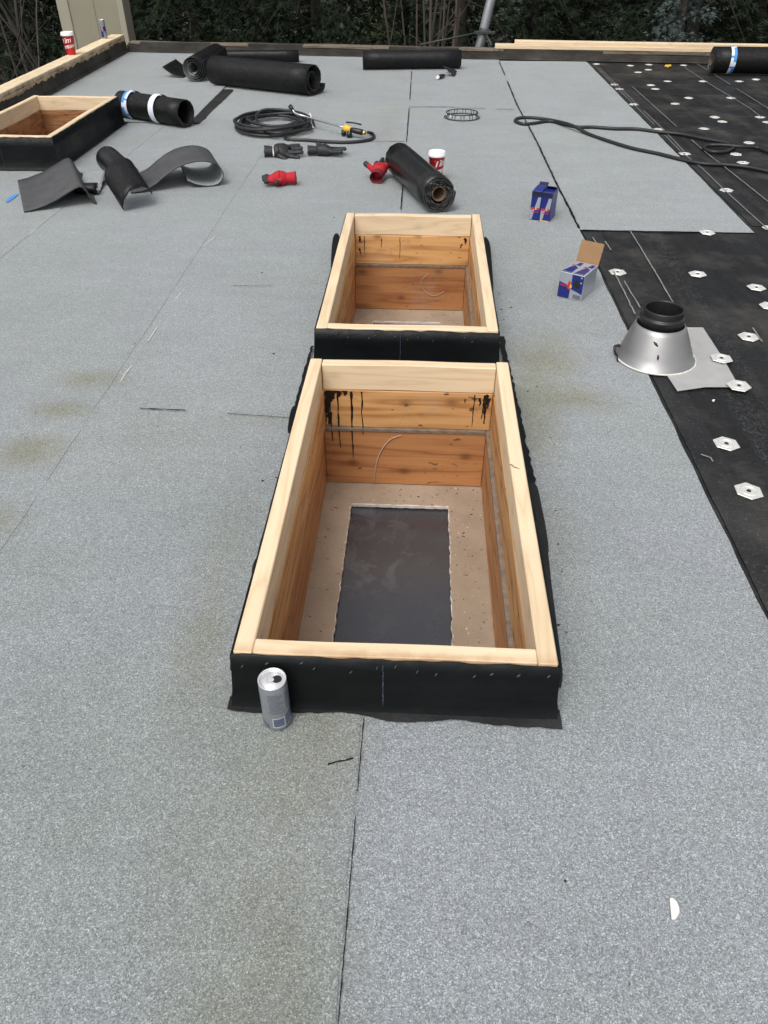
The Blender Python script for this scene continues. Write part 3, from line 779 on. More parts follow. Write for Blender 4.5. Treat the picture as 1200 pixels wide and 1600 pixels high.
blob('foot_patch', gp((455, 645), (462, 640), (458, 672), (450, 676)), 'bleed', roof, .0075, .004)
ribbon('foot_patch', [G(782, 530), G(797, 600), G(811, 660), G(830, 760)], .014, .024, 'bleed', .0125, 41, step=.02)
ribbon('foot_patch', [G(488, 545), G(470, 610), G(452, 680)], .008, .014, 'bleed', .0125, 42, step=.02)

# ================================================================ PARAPETS
pl = thing('parapet', 'left parapet with pale lumber top and burnt edge over black membrane', 'parapet', (0, 0, 0))
ang = math.atan2(-.13, 2.53)  # runs slightly off the roof axis
Ml = Matrix.Translation((par_x(6.64), 6.64, 0)) @ Matrix.Rotation(math.atan(.0514), 4, 'Z')
def lbeam(name, lo, hi, mat, seed, bow=.002):
    o = beam(name, lo, hi, mat, pl, 1, seed, .003, bow); o.matrix_local = Ml; return o
y1L = 2.56
lbeam('core_board', (-.135, -9.4, -.008), (-.004, y1L, .099), 'paraskin', 1, 0)
lbeam('lower_plate', (-.14, -9.3, .1), (.002, y1L, .138), 'para_low', 2)
lbeam('top_plate', (-.142, -9.3, .139), (.003, .35, .177), 'para_wood', 3)
lbeam('top_plate', (-.141, .353, .139), (.004, y1L, .178), 'para_wood', 4)
r = random.Random(9); bm = bmesh.new(); prev = None; N = 420
for k in range(N+1):
    y = -9.3+(y1L+9.3)*k/N
    n1 = noise.noise((y*2.1, 0, 5)); n2 = noise.noise((y*13, 3, 5))
    top = .118+.024*max(-.6, n1)+.022*n2+.014*noise.noise((y*41, 7, 5))+r.uniform(-.005, .005)
    top = min(top, .168)
    prof = [(.0045, top), (.0075, top-.004), (.0085, .06), (.012, .02), (.03, .006)]
    cur = [bm.verts.new((x, y, z)) for x, z in prof]
    if prev:
        for i in range(len(cur)-1): bm.faces.new((prev[i], prev[i+1], cur[i+1], cur[i]))
    prev = cur
bmesh.ops.recalc_face_normals(bm, faces=bm.faces)
o = obj_from_bm('upstand_membrane', bm, 'paraskin', pl); o.matrix_local = Ml

pb = thing('parapet', 'back parapet, weathered top plate and black membrane, along the dark trees', 'parapet', (0, 0, 0))
Mb = Matrix.Translation((-3.5, 9.19, 0)) @ Matrix.Rotation(-math.atan(.070), 4, 'Z')
def bbeam(name, lo, hi, mat, seed, bow=.002):
    o = beam(name, lo, hi, mat, pb, 0, seed, .003, bow); o.matrix_local = Mb; return o
bbeam('core_board', (-.02, .004, -.01), (9.95, .13, .072), 'paraskin', 1, 0)
xx = 0.0
for k, x1_ in enumerate((1.55, 2.9, 4.35, 6.6, 9.95)):
    bbeam('top_plate', (xx+.002, .0, .073), (x1_-.002, .142, .098+.003*(k % 2)), 'para_grey', 20+k, .003); xx = x1_
bm = bmesh.new(); prev = None; N = 320
for k in range(N+1):
    x = .0+9.9*k/N; top = .067+.008*noise.noise((x*2.3, 1, 1))+.004*noise.noise((x*11, 1, 1))
    cur = [bm.verts.new((x, -y, z)) for y, z in ((.002, top), (.006, top-.003), (.008, .04), (.012, .014), (.028, .006))]
    if prev:
        for i in range(4): bm.faces.new((prev[i], prev[i+1], cur[i+1], cur[i]))
    prev = cur
bmesh.ops.recalc_face_normals(bm, faces=bm.faces)
o = obj_from_bm('upstand_membrane', bm, 'paraskin', pb); o.matrix_local = Mb
# dark offcuts of membrane lapped over the plate
for k, (a, b) in enumerate(((.15, 1.0), (1.45, 2.1), (3.1, 3.9), (4.4, 5.5))):
    bm = bmesh.new(); bm_box(bm, (a, -.004, .06), (b, .05+.03*(k % 2), .1045), .003); bmesh.ops.recalc_face_normals(bm, faces=bm.faces)
    o = obj_from_bm('membrane_lap', bm, 'paraskin', pb); o.matrix_local = Mb
# new boards lying on the back parapet
for k, (px, z0, z1, y0, lab) in enumerate(((773, .106, .144, .0, 'new pale lumber board lying on the back parapet, under another board'), (803, .1445, .1825, .012, 'new pale lumber board on top of another on the back parapet'))):
    p = GY(px, 70, 8.95); xs_ = (p.x+3.5)/math.cos(math.atan(.07))
    o = beam('lumber_board', (xs_, y0, z0), (9.4+.2*k, y0+.14-.02*k, z1), 'newx', None, 0, 50+k, .003, .0015)
    o.matrix_world = Mb; tag(o, lab, 'lumber board', 'boards on the back parapet')

# ================================================================ THINGS ON THE ROOF
# ---- vent flashing
vx, vy = .922, 1.635
vt = thing('vent_flashing', 'spun aluminium cone flashing on a flat metal flange, set in black base sheet', 'vent flashing', (vx, vy, 0))
fl = [G(1052, 514), G(1098, 513), G(1128, 560), G(1155, 606), G(1102, 607), G(1058, 613), G(1040, 585)]
bm = bmesh.new()
ring = [bm.verts.new((p.x-vx, p.y-vy, .002+.006*abs(noise.noise((p.x*9, p.y*9, 0))))) for p in fl]+[bm.verts.new((-.1, -.05, -.003)), bm.verts.new((-.08, .2, -.003))]
bm.faces.new(ring); rr_ = bmesh.ops.extrude_face_region(bm, geom=bm.faces[:])
for v in [g for g in rr_['geom'] if isinstance(g, bmesh.types.BMVert)]: v.co.z += .0015
bmesh.ops.recalc_face_normals(bm, faces=bm.faces); obj_from_bm('flange', bm, 'alu_flat', vt)
bm = bmesh.new(); seg = 48; rings = []
for (r0, z, ox, oy) in ((.146, .006, 0, 0), (.143, .010, 0, 0), (.138, .015, 0, .001), (.126, .045, -.001, .005), (.112, .080, -.002, .010), (.097, .116, -.003, .015), (.089, .132, -.004, .018), (.086, .133, -.004, .018), (.085, .120, -.004, .018)):
    rings.append([bm.verts.new((ox+r0*math.cos(2*math.pi*k/seg), oy+r0*math.sin(2*math.pi*k/seg), z+(.002*noise.noise((k*.4, r0*30, 0)) if z < .02 else 0))) for k in range(seg)])
for a, b in zip(rings, rings[1:]):
    for k in range(seg): bm.faces.new((a[k], a[(k+1) % seg], b[(k+1) % seg], b[k])).smooth = True
bmesh.ops.recalc_face_normals(bm, faces=bm.faces); obj_from_bm('cone', bm, 'alu', vt)
bm = bmesh.new(); lathe(bm, [(.080, -.05), (.080, .150), (.0815, .152), (.0815, .160), (.078, .163), (.074, .165), (.073, .168), (.073, .187), (.0715, .190), (.066, .190), (.065, .186), (.065, -.05)], 40, center=(-.004, .018))
bmesh.ops.recalc_face_normals(bm, faces=bm.faces); obj_from_bm('pipe', bm, 'abs', vt)
bm = bmesh.new()
tube(bm, [((.146+.0015*noise.noise((k*.5, 0, 0)))*math.cos(2*math.pi*k/64), (.146+.0015*noise.noise((k*.5, 0, 0)))*math.sin(2*math.pi*k/64), .006) for k in range(65)], .0035, 6)
bmesh.ops.recalc_face_normals(bm, faces=bm.faces)
obj_from_bm('sealant_bead', bm, plain('sealant', (.62, .61, .56), .6), vt, True)['kind'] = 'stuff'
bm = bmesh.new()
tube(bm, catmull([(-.13, .035, .03), (-.146, .03, .028), (-.150, .012, .016), (-.146, -.02, .010), (-.150, -.05, .006)], 4), [.006, .007, .006, .005, .006, .007, .006, .005, .004, .004, .005, .004, .003, .003, .003, .003, .002], 6)
tube(bm, [(-.045, -.080, .103), (-.038, -.086, .098), (-.03, -.092, .09)], [.002, .005, .002], 6)
tube(bm, [(-.028, -.110, .066), (-.027, -.113, .058), (-.027, -.117, .05)], [.002, .004, .002], 6)
bmesh.ops.recalc_face_normals(bm, faces=bm.faces)
obj_from_bm('bitumen_smear', bm, 'tar', vt, True)['kind'] = 'stuff'

# ---- fastener plates
def make_plate():
    bm = bmesh.new(); R0 = .042
    prof = [(1.0, .0008), (.96, .0026), (.66, .0028), (.60, .0048), (.50, .0048), (.44, .0026), (.20, .0022), (.16, .0008)]
    rings = []
    for f, z in prof:
        ring = []
        for k in range(24):
            a = 2*math.pi*k/24
            hexr = math.cos(math.pi/6)/math.cos(((a+math.pi/6) % (math.pi/3))-math.pi/6) if f > .7 else .93
            ring.append(bm.verts.new((R0*f*hexr*math.cos(a), R0*f*hexr*math.sin(a), z)))
        rings.append(ring)
    for a, b in zip(rings, rings[1:]):
        for k in range(24): bm.faces.new((a[k], a[(k+1) % 24], b[(k+1) % 24], b[k]))
    bm.faces.new(rings[-1])
    r = [bm.verts.new((v.co.x, v.co.y, 0)) for v in rings[0]]
    for k in range(24): bm.faces.new((r[k], r[(k+1) % 24], rings[0][(k+1) % 24], rings[0][k]))
    bmesh.ops.recalc_face_normals(bm, faces=bm.faces)
    o = obj_from_bm('fastener_plate', bm, 'plate')
    bm = bmesh.new(); lathe(bm, [(.0065, .0005), (.0062, .0032), (.004, .0042), (.0025, .0028), (.0005, .0028)], 12)
    bmesh.ops.recalc_face_normals(bm, faces=bm.faces)
    s = obj_from_bm('screw', bm, 'screw', o)
    return o
PLATES = [(965, 425), (1090, 428), (1182, 449), (1170, 526), (1126, 564), (1153, 607), (1135, 693), (1170, 767), (1068, 102), (1043, 127), (1098, 127), (1155, 127), (1181, 124),
          (1076, 153), (1142, 153), (1055, 162), (1117, 183), (1128.6, 190), (1187.5, 183), (1199, 191), (1100, 201), (1170.5, 223), (1070, 240), (1150, 241), (1161, 254), (1135, 297),
          (932, 100), (985, 102.5), (1014, 101), (1013, 109), (997, 113), (960, 132), (968, 139), (1017, 133), (1024, 139), (990, 163), (1029, 202), (1105, 363), (1203, 356), (1202, 478)]
pproto = make_plate(); prnd = random.Random(12)
for k, (px, py) in enumerate(PLATES):
    if k == 0: o = pproto; s = o.children[0]
    else:
        o = pproto.copy(); col.objects.link(o)
        s = pproto.children[0].copy(); col.objects.link(s); s.parent = o
    p = G(px, py, 0); onfl = (px, py) in ((1126, 564), (1153, 607))
    o.location = (p.x, p.y, .0105 if onfl else -.0012); o.rotation_euler = (prnd.uniform(-.02, .02), prnd.uniform(-.02, .02), prnd.uniform(0, 1) if py < 400 else prnd.uniform(-.1, .25))
    if onfl: tag(o, 'hexagonal fastener plate screwed through the edge of the metal vent flange', 'fastener plate', 'fastener plates on the vent flange')
    elif k == 37: tag(o, 'hexagonal fastener plate touching the cut end of the grey sheet', 'fastener plate', 'fastener plates on the black base sheet')
    else: tag(o, 'white hexagonal fastener plate screwed flat onto the black base sheet', 'fastener plate', 'fastener plates on the black base sheet')

# ---- membrane rolls
def spiral_pts(r_in, r_out, turns, a0, per=28, squash=1.0):
    n = int(turns*per); pts = []
    for k in range(n+1):
        t = k/n; a = a0+2*math.pi*turns*t; rr3 = r_in+(r_out-r_in)*t
        pts.append(Vector((rr3*math.cos(a), rr3*math.sin(a)*squash)))
    return pts
def extrude_profile(name, prof, thick, length, mats, parent, tail_mats=(0, 1), jag=.0, seed=0, nL=6, skew=0.0, flip=False):
    """prof: 2D points (u, v); a sheet of given thickness following prof, extruded along local Y from 0 to length"""
    rnd = random.Random(seed); bm = bmesh.new(); n = len(prof)
    nor = []
    for i in range(n):
        d = prof[min(i+1, n-1)]-prof[max(i-1, 0)]; d.normalize(); nor.append(Vector((-d.y, d.x)))
    rows = []
    e0 = [rnd.uniform(-jag, jag) for _ in range(n)]; e1 = [rnd.uniform(-jag, jag) for _ in range(n)]
    for j in range(nL+1):
        A, Bq = [], []
        for i in range(n):
            y = length*j/nL+(e0[i] if j == 0 else e1[i] if j == nL else 0)+skew*i/n
            a = prof[i]+nor[i]*thick/2; b = prof[i]-nor[i]*thick/2
            A.append(bm.verts.new((a.x, y, a.y))); Bq.append(bm.verts.new((b.x, y, b.y)))
        rows.append((A, Bq))
    for (A0, B0), (A1, B1) in zip(rows, rows[1:]):
        for i in range(n-1):
            f = bm.faces.new((A0[i], A0[i+1], A1[i+1], A1[i])); f.material_index = tail_mats[0]; f.smooth = True
            f = bm.faces.new((B0[i+1], B0[i], B1[i], B1[i+1])); f.material_index = tail_mats[1]; f.smooth = True
        for i in (0, n-1):
            f = bm.faces.new((A0[i], A1[i], B1[i], B0[i])); f.material_index = 2
    for (A, Bq) in (rows[0], rows[-1]):
        for i in range(n-1):
            f = bm.faces.new((A[i], Bq[i], Bq[i+1], A[i+1])); f.material_index = 2
    bmesh.ops.recalc_face_normals(bm, faces=bm.faces)
    return obj_from_bm(name, bm, mats, parent)
def axis_frame(p0, p1):
    d = p1-p0; return math.atan2(-d.x, d.y), d.length
def roll(label, p0, p1, r_out, r_in=.04, turns=4.0, a0=0.0, thick=.004, core=True, tail=None, squash=1.0, group='rolls of roofing membrane', outer='rollskin', jag=.002, seed=0, gr='granule'):
    """spiral roll; p0, p1: ends of its axis (ground xy); tail: extra 2D points continuing from the outside"""
    rz, L = axis_frame(Vector((p0[0], p0[1], 0)), Vector((p1[0], p1[1], 0)))
    t = thing('membrane_roll', label, 'membrane roll', (p0[0], p0[1], 0), rz, group)
    zc = r_out*squash+thick/2+.001
    sp = spiral_pts(r_in, r_out, turns, a0, squash=squash)
    if tail: sp += [Vector(q) for q in tail]
    pr = [Vector((q.x, q.y+zc)) for q in sp]
    if tail:
        lo = min(q.y for q in pr)
        if lo < thick/2+.001: pr = [Vector((q.x, max(q.y, thick/2+.001))) for q in pr]
    # outside of the spiral is the film side, inside carries the granules
    extrude_profile('rolled_sheet', pr, thick, L, [outer, gr, 'rollcore'], t, (1, 0), jag, seed)
    if core:
        bm = bmesh.new(); ri = r_in-.004
        A = [[bm.verts.new((rr4*math.cos(2*math.pi*k/20), y, zc+rr4*math.sin(2*math.pi*k/20))) for k in range(20)] for rr4, y in ((ri, .0), (ri, L), (ri-.005, L), (ri-.005, .0))]
        for a, b in zip(A, A[1:]+A[:1]):
            for k in range(20): bm.faces.new((a[k], a[(k+1) % 20], b[(k+1) % 20], b[k]))
        bmesh.ops.recalc_face_normals(bm, faces=bm.faces); obj_from_bm('cardboard_core', bm, 'core', t, True)
    return t, L, zc
def band(t, y, wd, r0, zc, squash=1.0, blue=True, marks=True):
    bm = bmesh.new(); seg = 40
    A = [[bm.verts.new((rr5*math.cos(2*math.pi*k/seg), yy, zc+rr5*squash*math.sin(2*math.pi*k/seg))) for k in range(seg)] for rr5, yy in ((r0+.003, y), (r0+.0034, y+wd/2), (r0+.003, y+wd))]
    for q, (a, b) in enumerate(zip(A, A[1:])):
        for k in range(seg):
            f = bm.faces.new((a[k], a[(k+1) % seg], b[(k+1) % seg], b[k])); f.smooth = True
            f.material_index = 1 if blue and q == 1 and (k % 10) < 8 else 0
            if marks and k % 7 == 2 and q == 0: f.material_index = 1 if blue else 0
    bmesh.ops.recalc_face_normals(bm, faces=bm.faces)
    return obj_from_bm('paper_band', bm, ['band_white', 'band_blue', 'band_ink'], t)
# single roll on the middle sheet
p0, p1 = G(686, 306, .092), G(624, 250, .092)
roll('single black membrane roll beside a red coffee cup, end showing cardboard core', p0, p1, .096, .044, 4.2, -1.2, .0085, seed=1, jag=.008, gr='rollskin', outer='rollshine')
# roll alone by the back parapet
p0, p1 = G(567, 96, .075), G(719, 94.5, .075)
roll('straight black membrane roll lying alone near the back parapet, above the trowel', p0, p1, .084, .035, 6, 2.2, .0055, seed=2)
p0, p1 = G(331, 90, .05), G(467, 89, .05)
roll('slim black membrane roll along the back parapet behind the coiled roll', p0, p1, .060, .03, 3, 1.0, .005, seed=3)
# half unrolled, granules inside, small flap to the left
p0, p1 = G(302, 110, .1), G(337, 90, .1)
roll('black roll with visible spiral end and a curled flap of grey granules', p0, (p0.x+.02, p0.y+.95), .112, .045, 3.4, 4.4, .005, core=False, seed=4,
     tail=None)
# its flap lies to the left
tf = thing('membrane_offcut', 'small upturned flap of grey sheet against the coiled roll', 'membrane offcut', (G(290, 122).x, G(290, 122).y, 0), 0.0)
extrude_profile('curled_sheet', [Vector((-.02-.02*k, .006+.0009*k*k)) for k in range(0, 11)], .005, .5, ['rollskin', 'granule', 'rollcore'], tf, (1, 0))
# big loose roll with a flap along the front
p0, p1 = G(490, 124, .13), G(336, 108, .13)
tl = [Vector((.175, -.03)), Vector((.185, -.07)), Vector((.175, -.105)), Vector((.14, -.13)), Vector((.08, -.14))]
sp = catmull([(-.05, .0, 0), (-.01, .06, 0), (.055, .06, 0), (.085, .0, 0), (.05, -.065, 0), (-.03, -.085, 0), (-.105, -.04, 0), (-.12, .04, 0), (-.06, .105, 0), (.03, .115, 0), (.10, .07, 0), (.125, -.0, 0), (.11, -.07, 0), (.05, -.112, 0), (-.05, -.118, 0), (-.125, -.112, 0), (-.175, -.09, 0), (-.185, -.05, 0)], 5)
rz, L3 = axis_frame(Vector((p0.x, p0.y, 0)), Vector((p1.x, p1.y, 0)))
t3 = thing('membrane_roll', 'thick loosely wound black roll with a free flap along its side', 'membrane roll', (p0.x, p0.y, 0), rz, 'rolls of roofing membrane')
extrude_profile('rolled_sheet', [Vector((-q.x, q.y+.125)) for q in sp], .005, L3, ['rollskin', 'granule', 'rollcore'], t3, (0, 0), .003, 5)
# banded roll beside the left curb
p0, p1 = G(291, 177, .1), G(192, 162, .1)
t5, L5, z5 = roll('black roll with two pale paper bands, beside the curb at the left parapet', p0, p1, .098, .08, 1.35, 3.4, .006, core=False, seed=6, gr='rollskin')
band(t5, L5*.78, .055, .1, z5); band(t5, L5*.36, .055, .1, z5, blue=False)
# roll at the right end
p0 = G(1111, 98, .1)
t7, L7, z7 = roll('black membrane roll with one blue and white band on the black base sheet', (p0.x, p0.y), (p0.x+1.0, p0.y-.02), .118, .05, 7, 2.4, .008, seed=7)
band(t7, .155, .055, .12, z7)

# ---- curled offcuts
a0_, b0_, c0_ = G(38, 333), G(140, 321), G(26, 276)
d_ = (b0_-a0_); rz = math.atan2(d_.y, d_.x)
ta = thing('membrane_offcut', 'flat dark offcut propped up and folded over, in front of the left curb', 'membrane offcut', (a0_.x, a0_.y, 0), rz, 'curled offcuts of roofing membrane')
prof = [Vector((.0, .005)), Vector((.06, .012)), Vector((.13, .03)), Vector((.20, .055)), Vector((.26, .082)), Vector((.305, .100)), Vector((.33, .100)), Vector((.345, .08)), Vector((.358, .045)), Vector((.37, .016)), Vector((.39, .004))]
prof = [Vector((q.x, q.y)) for q in catmull([(q.x, q.y, 0) for q in prof], 3)]
extrude_profile('folded_sheet', prof, .005, .68, ['sandback', 'granule', 'rollcore'], ta, (0, 1), .004, 3, 8, .0)
# strip of granules curling under, between the first and second offcut
ps_ = G(162, 304)
ts_ = thing('membrane_offcut', 'narrow strip of grey granules ending in a small black curl', 'membrane offcut', (ps_.x-.03, ps_.y, 0), math.pi/2+.15, 'curled offcuts of roofing membrane')
pr = [Vector((q.x, q.y)) for q in catmull([(.02, .03, 0), (.035, .045, 0), (.018, .06, 0), (-.012, .055, 0), (-.027, .03, 0), (-.01, .008, 0), (.03, .006, 0), (.10, .012, 0), (.18, .03, 0), (.26, .05, 0), (.30, .055, 0)], 4)]
extrude_profile('curled_sheet', pr, .0045, .13, ['granule', 'rollskin', 'rollcore'], ts_, (0, 1), .003, 5)
# tube
p0, p1 = G(200, 278, .075), G(170, 250, .075)
rz, LL = axis_frame(p0, p1)
tt = thing('membrane_offcut', 'short black tube of rolled membrane, open end down on a curled shell', 'membrane offcut', (p0.x, p0.y, 0), rz, 'curled offcuts of roofing membrane')
extrude_profile('curled_sheet', [Vector((q.x, q.y+.082)) for q in spiral_pts(.068, .076, 1.25, 3.6)], .005, max(.34, LL), ['rollskin', 'rollskin', 'rollcore'], tt, (1, 0), .003, 6)
# half shell in front of it
p0, p1 = G(212, 308, .07), G(181, 287, .07)
rz, LL = axis_frame(p0, p1)
th_ = thing('membrane_offcut', 'black curved shell of membrane lying in front of the tube', 'membrane offcut', (p0.x, p0.y, 0), rz, 'curled offcuts of roofing membrane')
pr = [Vector((.095*math.cos(a), .022+.098*math.sin(a))) for a in [3.25-k*.19 for k in range(17)]]
extrude_profile('curled_sheet', pr, .005, .25, ['rollskin', 'rollskin', 'rollcore'], th_, (0, 1), .004, 8, 6, .05)
th_.rotation_euler = (.42, 0, rz); th_.location.y += .03
# wave
p0 = G(218, 302)
tw = thing('membrane_offcut', 'long offcut rising in a wave and curling under, grey granules inside', 'membrane offcut', (p0.x, p0.y, 0), .38, 'curled offcuts of roofing membrane')
cp = [(-.05, .006), (.03, .012), (.10, .04), (.17, .085), (.25, .125), (.33, .145), (.41, .145), (.475, .12), (.505, .075), (.495, .035), (.46, .010), (.40, .006), (.34, .02), (.29, .045)]
pr = [Vector((q.x, q.y)) for q in catmull([(a, b, 0) for a, b in cp], 5)]
extrude_profile('curled_sheet', pr, .005, .40, ['sandback', 'granule', 'rollcore'], tw, (0, 1), .003, 9, 8, .0)

# ---- torch with its hose coil
tc = thing('gas_torch', 'roofing torch with steel wand, yellow valve and coiled black hose', 'torch', G(432, 200))
o0 = tc.location.copy()
rnd = random.Random(21); pts = []
cen = G(428, 197); turns = 8
for k in range(turns*14):
    a = 2*math.pi*k/14+2.6; tn = k/14
    jr_ = 1+.10*math.sin(tn*2.3)+.05*math.sin(tn*5.1+1)
    rx, ry = .265*jr_-.004*tn, .36*jr_-.018*tn
    x = cen.x+rx*math.cos(a)+.03*math.sin(tn*1.9); y = cen.y-.05+ry*math.sin(a)+.05*math.sin(tn*1.3)
    z = .013+.012*(tn % 4)+.014*(.5+.5*math.sin(a*2+tn))*(1 if tn > 2 else .4)
    pts.append(Vector((x, y, z))-o0)
tail = [G(*p, .012)-o0 for p in ((445, 216), (480, 219), (520, 222), (550, 222), (575, 219), (584, 214), (582, 209))]+[G(575, 207, .03)-o0]
endp = pts[-1]
tube_obj('hose', catmull(pts[:-6]+tail, 4), .0115, 'rubber', tc, 7)
extra = [G(*p, z)-o0 for p, z in (((400, 178), .05), ((402, 190), .06), ((414, 204), .05), ((440, 208), .05), ((470, 203), .04), ((486, 200), .03), ((480, 188), .05), ((489, 192), .03), ((490, 197), .012))]
tube_obj('hose', catmull(extra, 5), .010, 'rubber', tc, 7)
wand = [G(457, 171, .115)-o0, G(461, 176.5, .095)-o0, G(470, 180, .085)-o0, G(484, 184, .075)-o0, G(538, 199.5, .06)-o0]
tube_obj('wand', catmull(wand, 5), .0075, 'steel', tc, 8)
nz = G(457, 171, .115)-o0
dn = (nz-(G(461, 176.5, .095)-o0)).normalized()
tube_obj('nozzle', [nz-dn*.005, nz+dn*.035], [.013, .017], 'abs', tc, 12)
kx = G(484, 184, .075)-o0
tube_obj('hook', catmull([kx+Vector((0, 0, .03)), kx+Vector((.012, -.01, .008)), kx+Vector((.01, 0, -.04)), kx+Vector((.03, -.02, -.07))], 4), .006, 'band_white', tc, 6)
v0, v1 = G(537, 199, .06)-o0, G(546, 202, .055)-o0
tube_obj('valve_body', [v0, v0+(v1-v0)*.4, v1+(v1-v0)*.3], [.016, .026, .018], 'yellow', tc, 10)
tube_obj('valve_knob', [v0+Vector((.0, 0, -.052)), v0+Vector((.0, 0, -.02))], [.02, .018], 'abs', tc, 10)
tube_obj('valve_knob', [v1+Vector((.0, -.01, -.05)), v1+Vector((.0, -.006, -.015))], [.022, .018], 'abs', tc, 10)
g0, g1 = v1+(v1-v0)*.2, G(567, 207, .042)-o0
tube_obj('grip', [g0, g0+(g1-g0)*.3, g0+(g1-g0)*.8, g1], [.016, .019, .021, .018], 'abs', tc, 10)
tube_obj('trigger', [v0+Vector((.02, 0, .035)), v0+Vector((.08, -.02, .035)), v0+Vector((.135, -.03, .026))], .006, 'abs', tc, 6)
tube_obj('hose_fitting', [g1, g1+(g1-g0)*.22], [.017, .014], 'brass', tc, 10)

# ---- loose hose across the right
Zm = lambda x, y: (790+x*.3417, 90+y*.3417)
hp = [(1330, 545), (1200, 520), (1100, 500), (1000, 490), (900, 485), (800, 465), (700, 440), (580, 415), (480, 385), (380, 350), (320, 318), (270, 300), (200, 285), (120, 275), (62, 277), (44, 290), (80, 304), (130, 300), (200, 291), (270, 305), (330, 318), (400, 318), (500, 325), (600, 327), (700, 340), (800, 350), (900, 370), (1000, 388), (1038, 398), (1044, 412), (1000, 430), (940, 430), (906, 413), (930, 401), (1000, 401), (1080, 408), (1150, 412), (1200, 430), (1330, 470)]
hz = [.012]*len(hp)
for i in (10, 11): hz[i] = .030
for i in (34, 35): hz[i] = .022
hpts = catmull([G(*Zm(*p), z) for p, z in zip(hp, hz)], 6)
tag(tube_obj('hose', hpts, .0125, 'rubber', None, 7), 'loose black hose looping over grey sheet and black base sheet', 'hose')

# ---- cups
def cup(label, loc, rotz, scale=1.0, lid=True):
    t = thing('coffee_cup', label, 'coffee cup', loc, rotz, 'red coffee cups'); t.scale = (scale,)*3
    bm = bmesh.new(); lathe(bm, [(.0005, .004), (.027, .004), (.0285, .0), (.0295, .003), (.041, .118), (.0425, .119), (.0425, .122), (.0405, .122), (.0405, .118)], 32)
    bmesh.ops.recalc_face_normals(bm, faces=bm.faces); obj_from_bm('paper_cup', bm, 'red_cup', t)
    bm = bmesh.new(); lathe(bm, [(.0445, .114), (.0452, .118), (.0445, .123), (.043, .125), (.042, .134), (.0405, .136), (.0385, .136), (.037, .132), (.0005, .132)], 32)
    bmesh.ops.recalc_face_normals(bm, faces=bm.faces); obj_from_bm('lid', bm, 'white', t)
    for body, sz, z, sh in (('Tim', .044, .086, .25), ('Hortons', .034, .05, .25)):
        V, Fs = text_mesh(body, sz, sh, .0009)
        out = []
        for v in V:
            zz = z+v.y+.25*v.x*.6; rr6 = .0295+(.041-.0295)*(zz-.003)/.115+.0006; a = v.x/.036-math.pi/2
            out.append((rr6*math.cos(a), rr6*math.sin(a), zz))
        pydata('lettering', out, Fs, 'white', t)
    return t
cup('red coffee cup with white lid standing behind the single black roll', (G(681, 281).x, G(681, 281).y, .001), .55, 1.22)
pc = G(112, 85, .178)
cup('red coffee cup with white lid standing on the lumber of the left parapet', (pc.x, pc.y, .1785), -.2, 1.42)

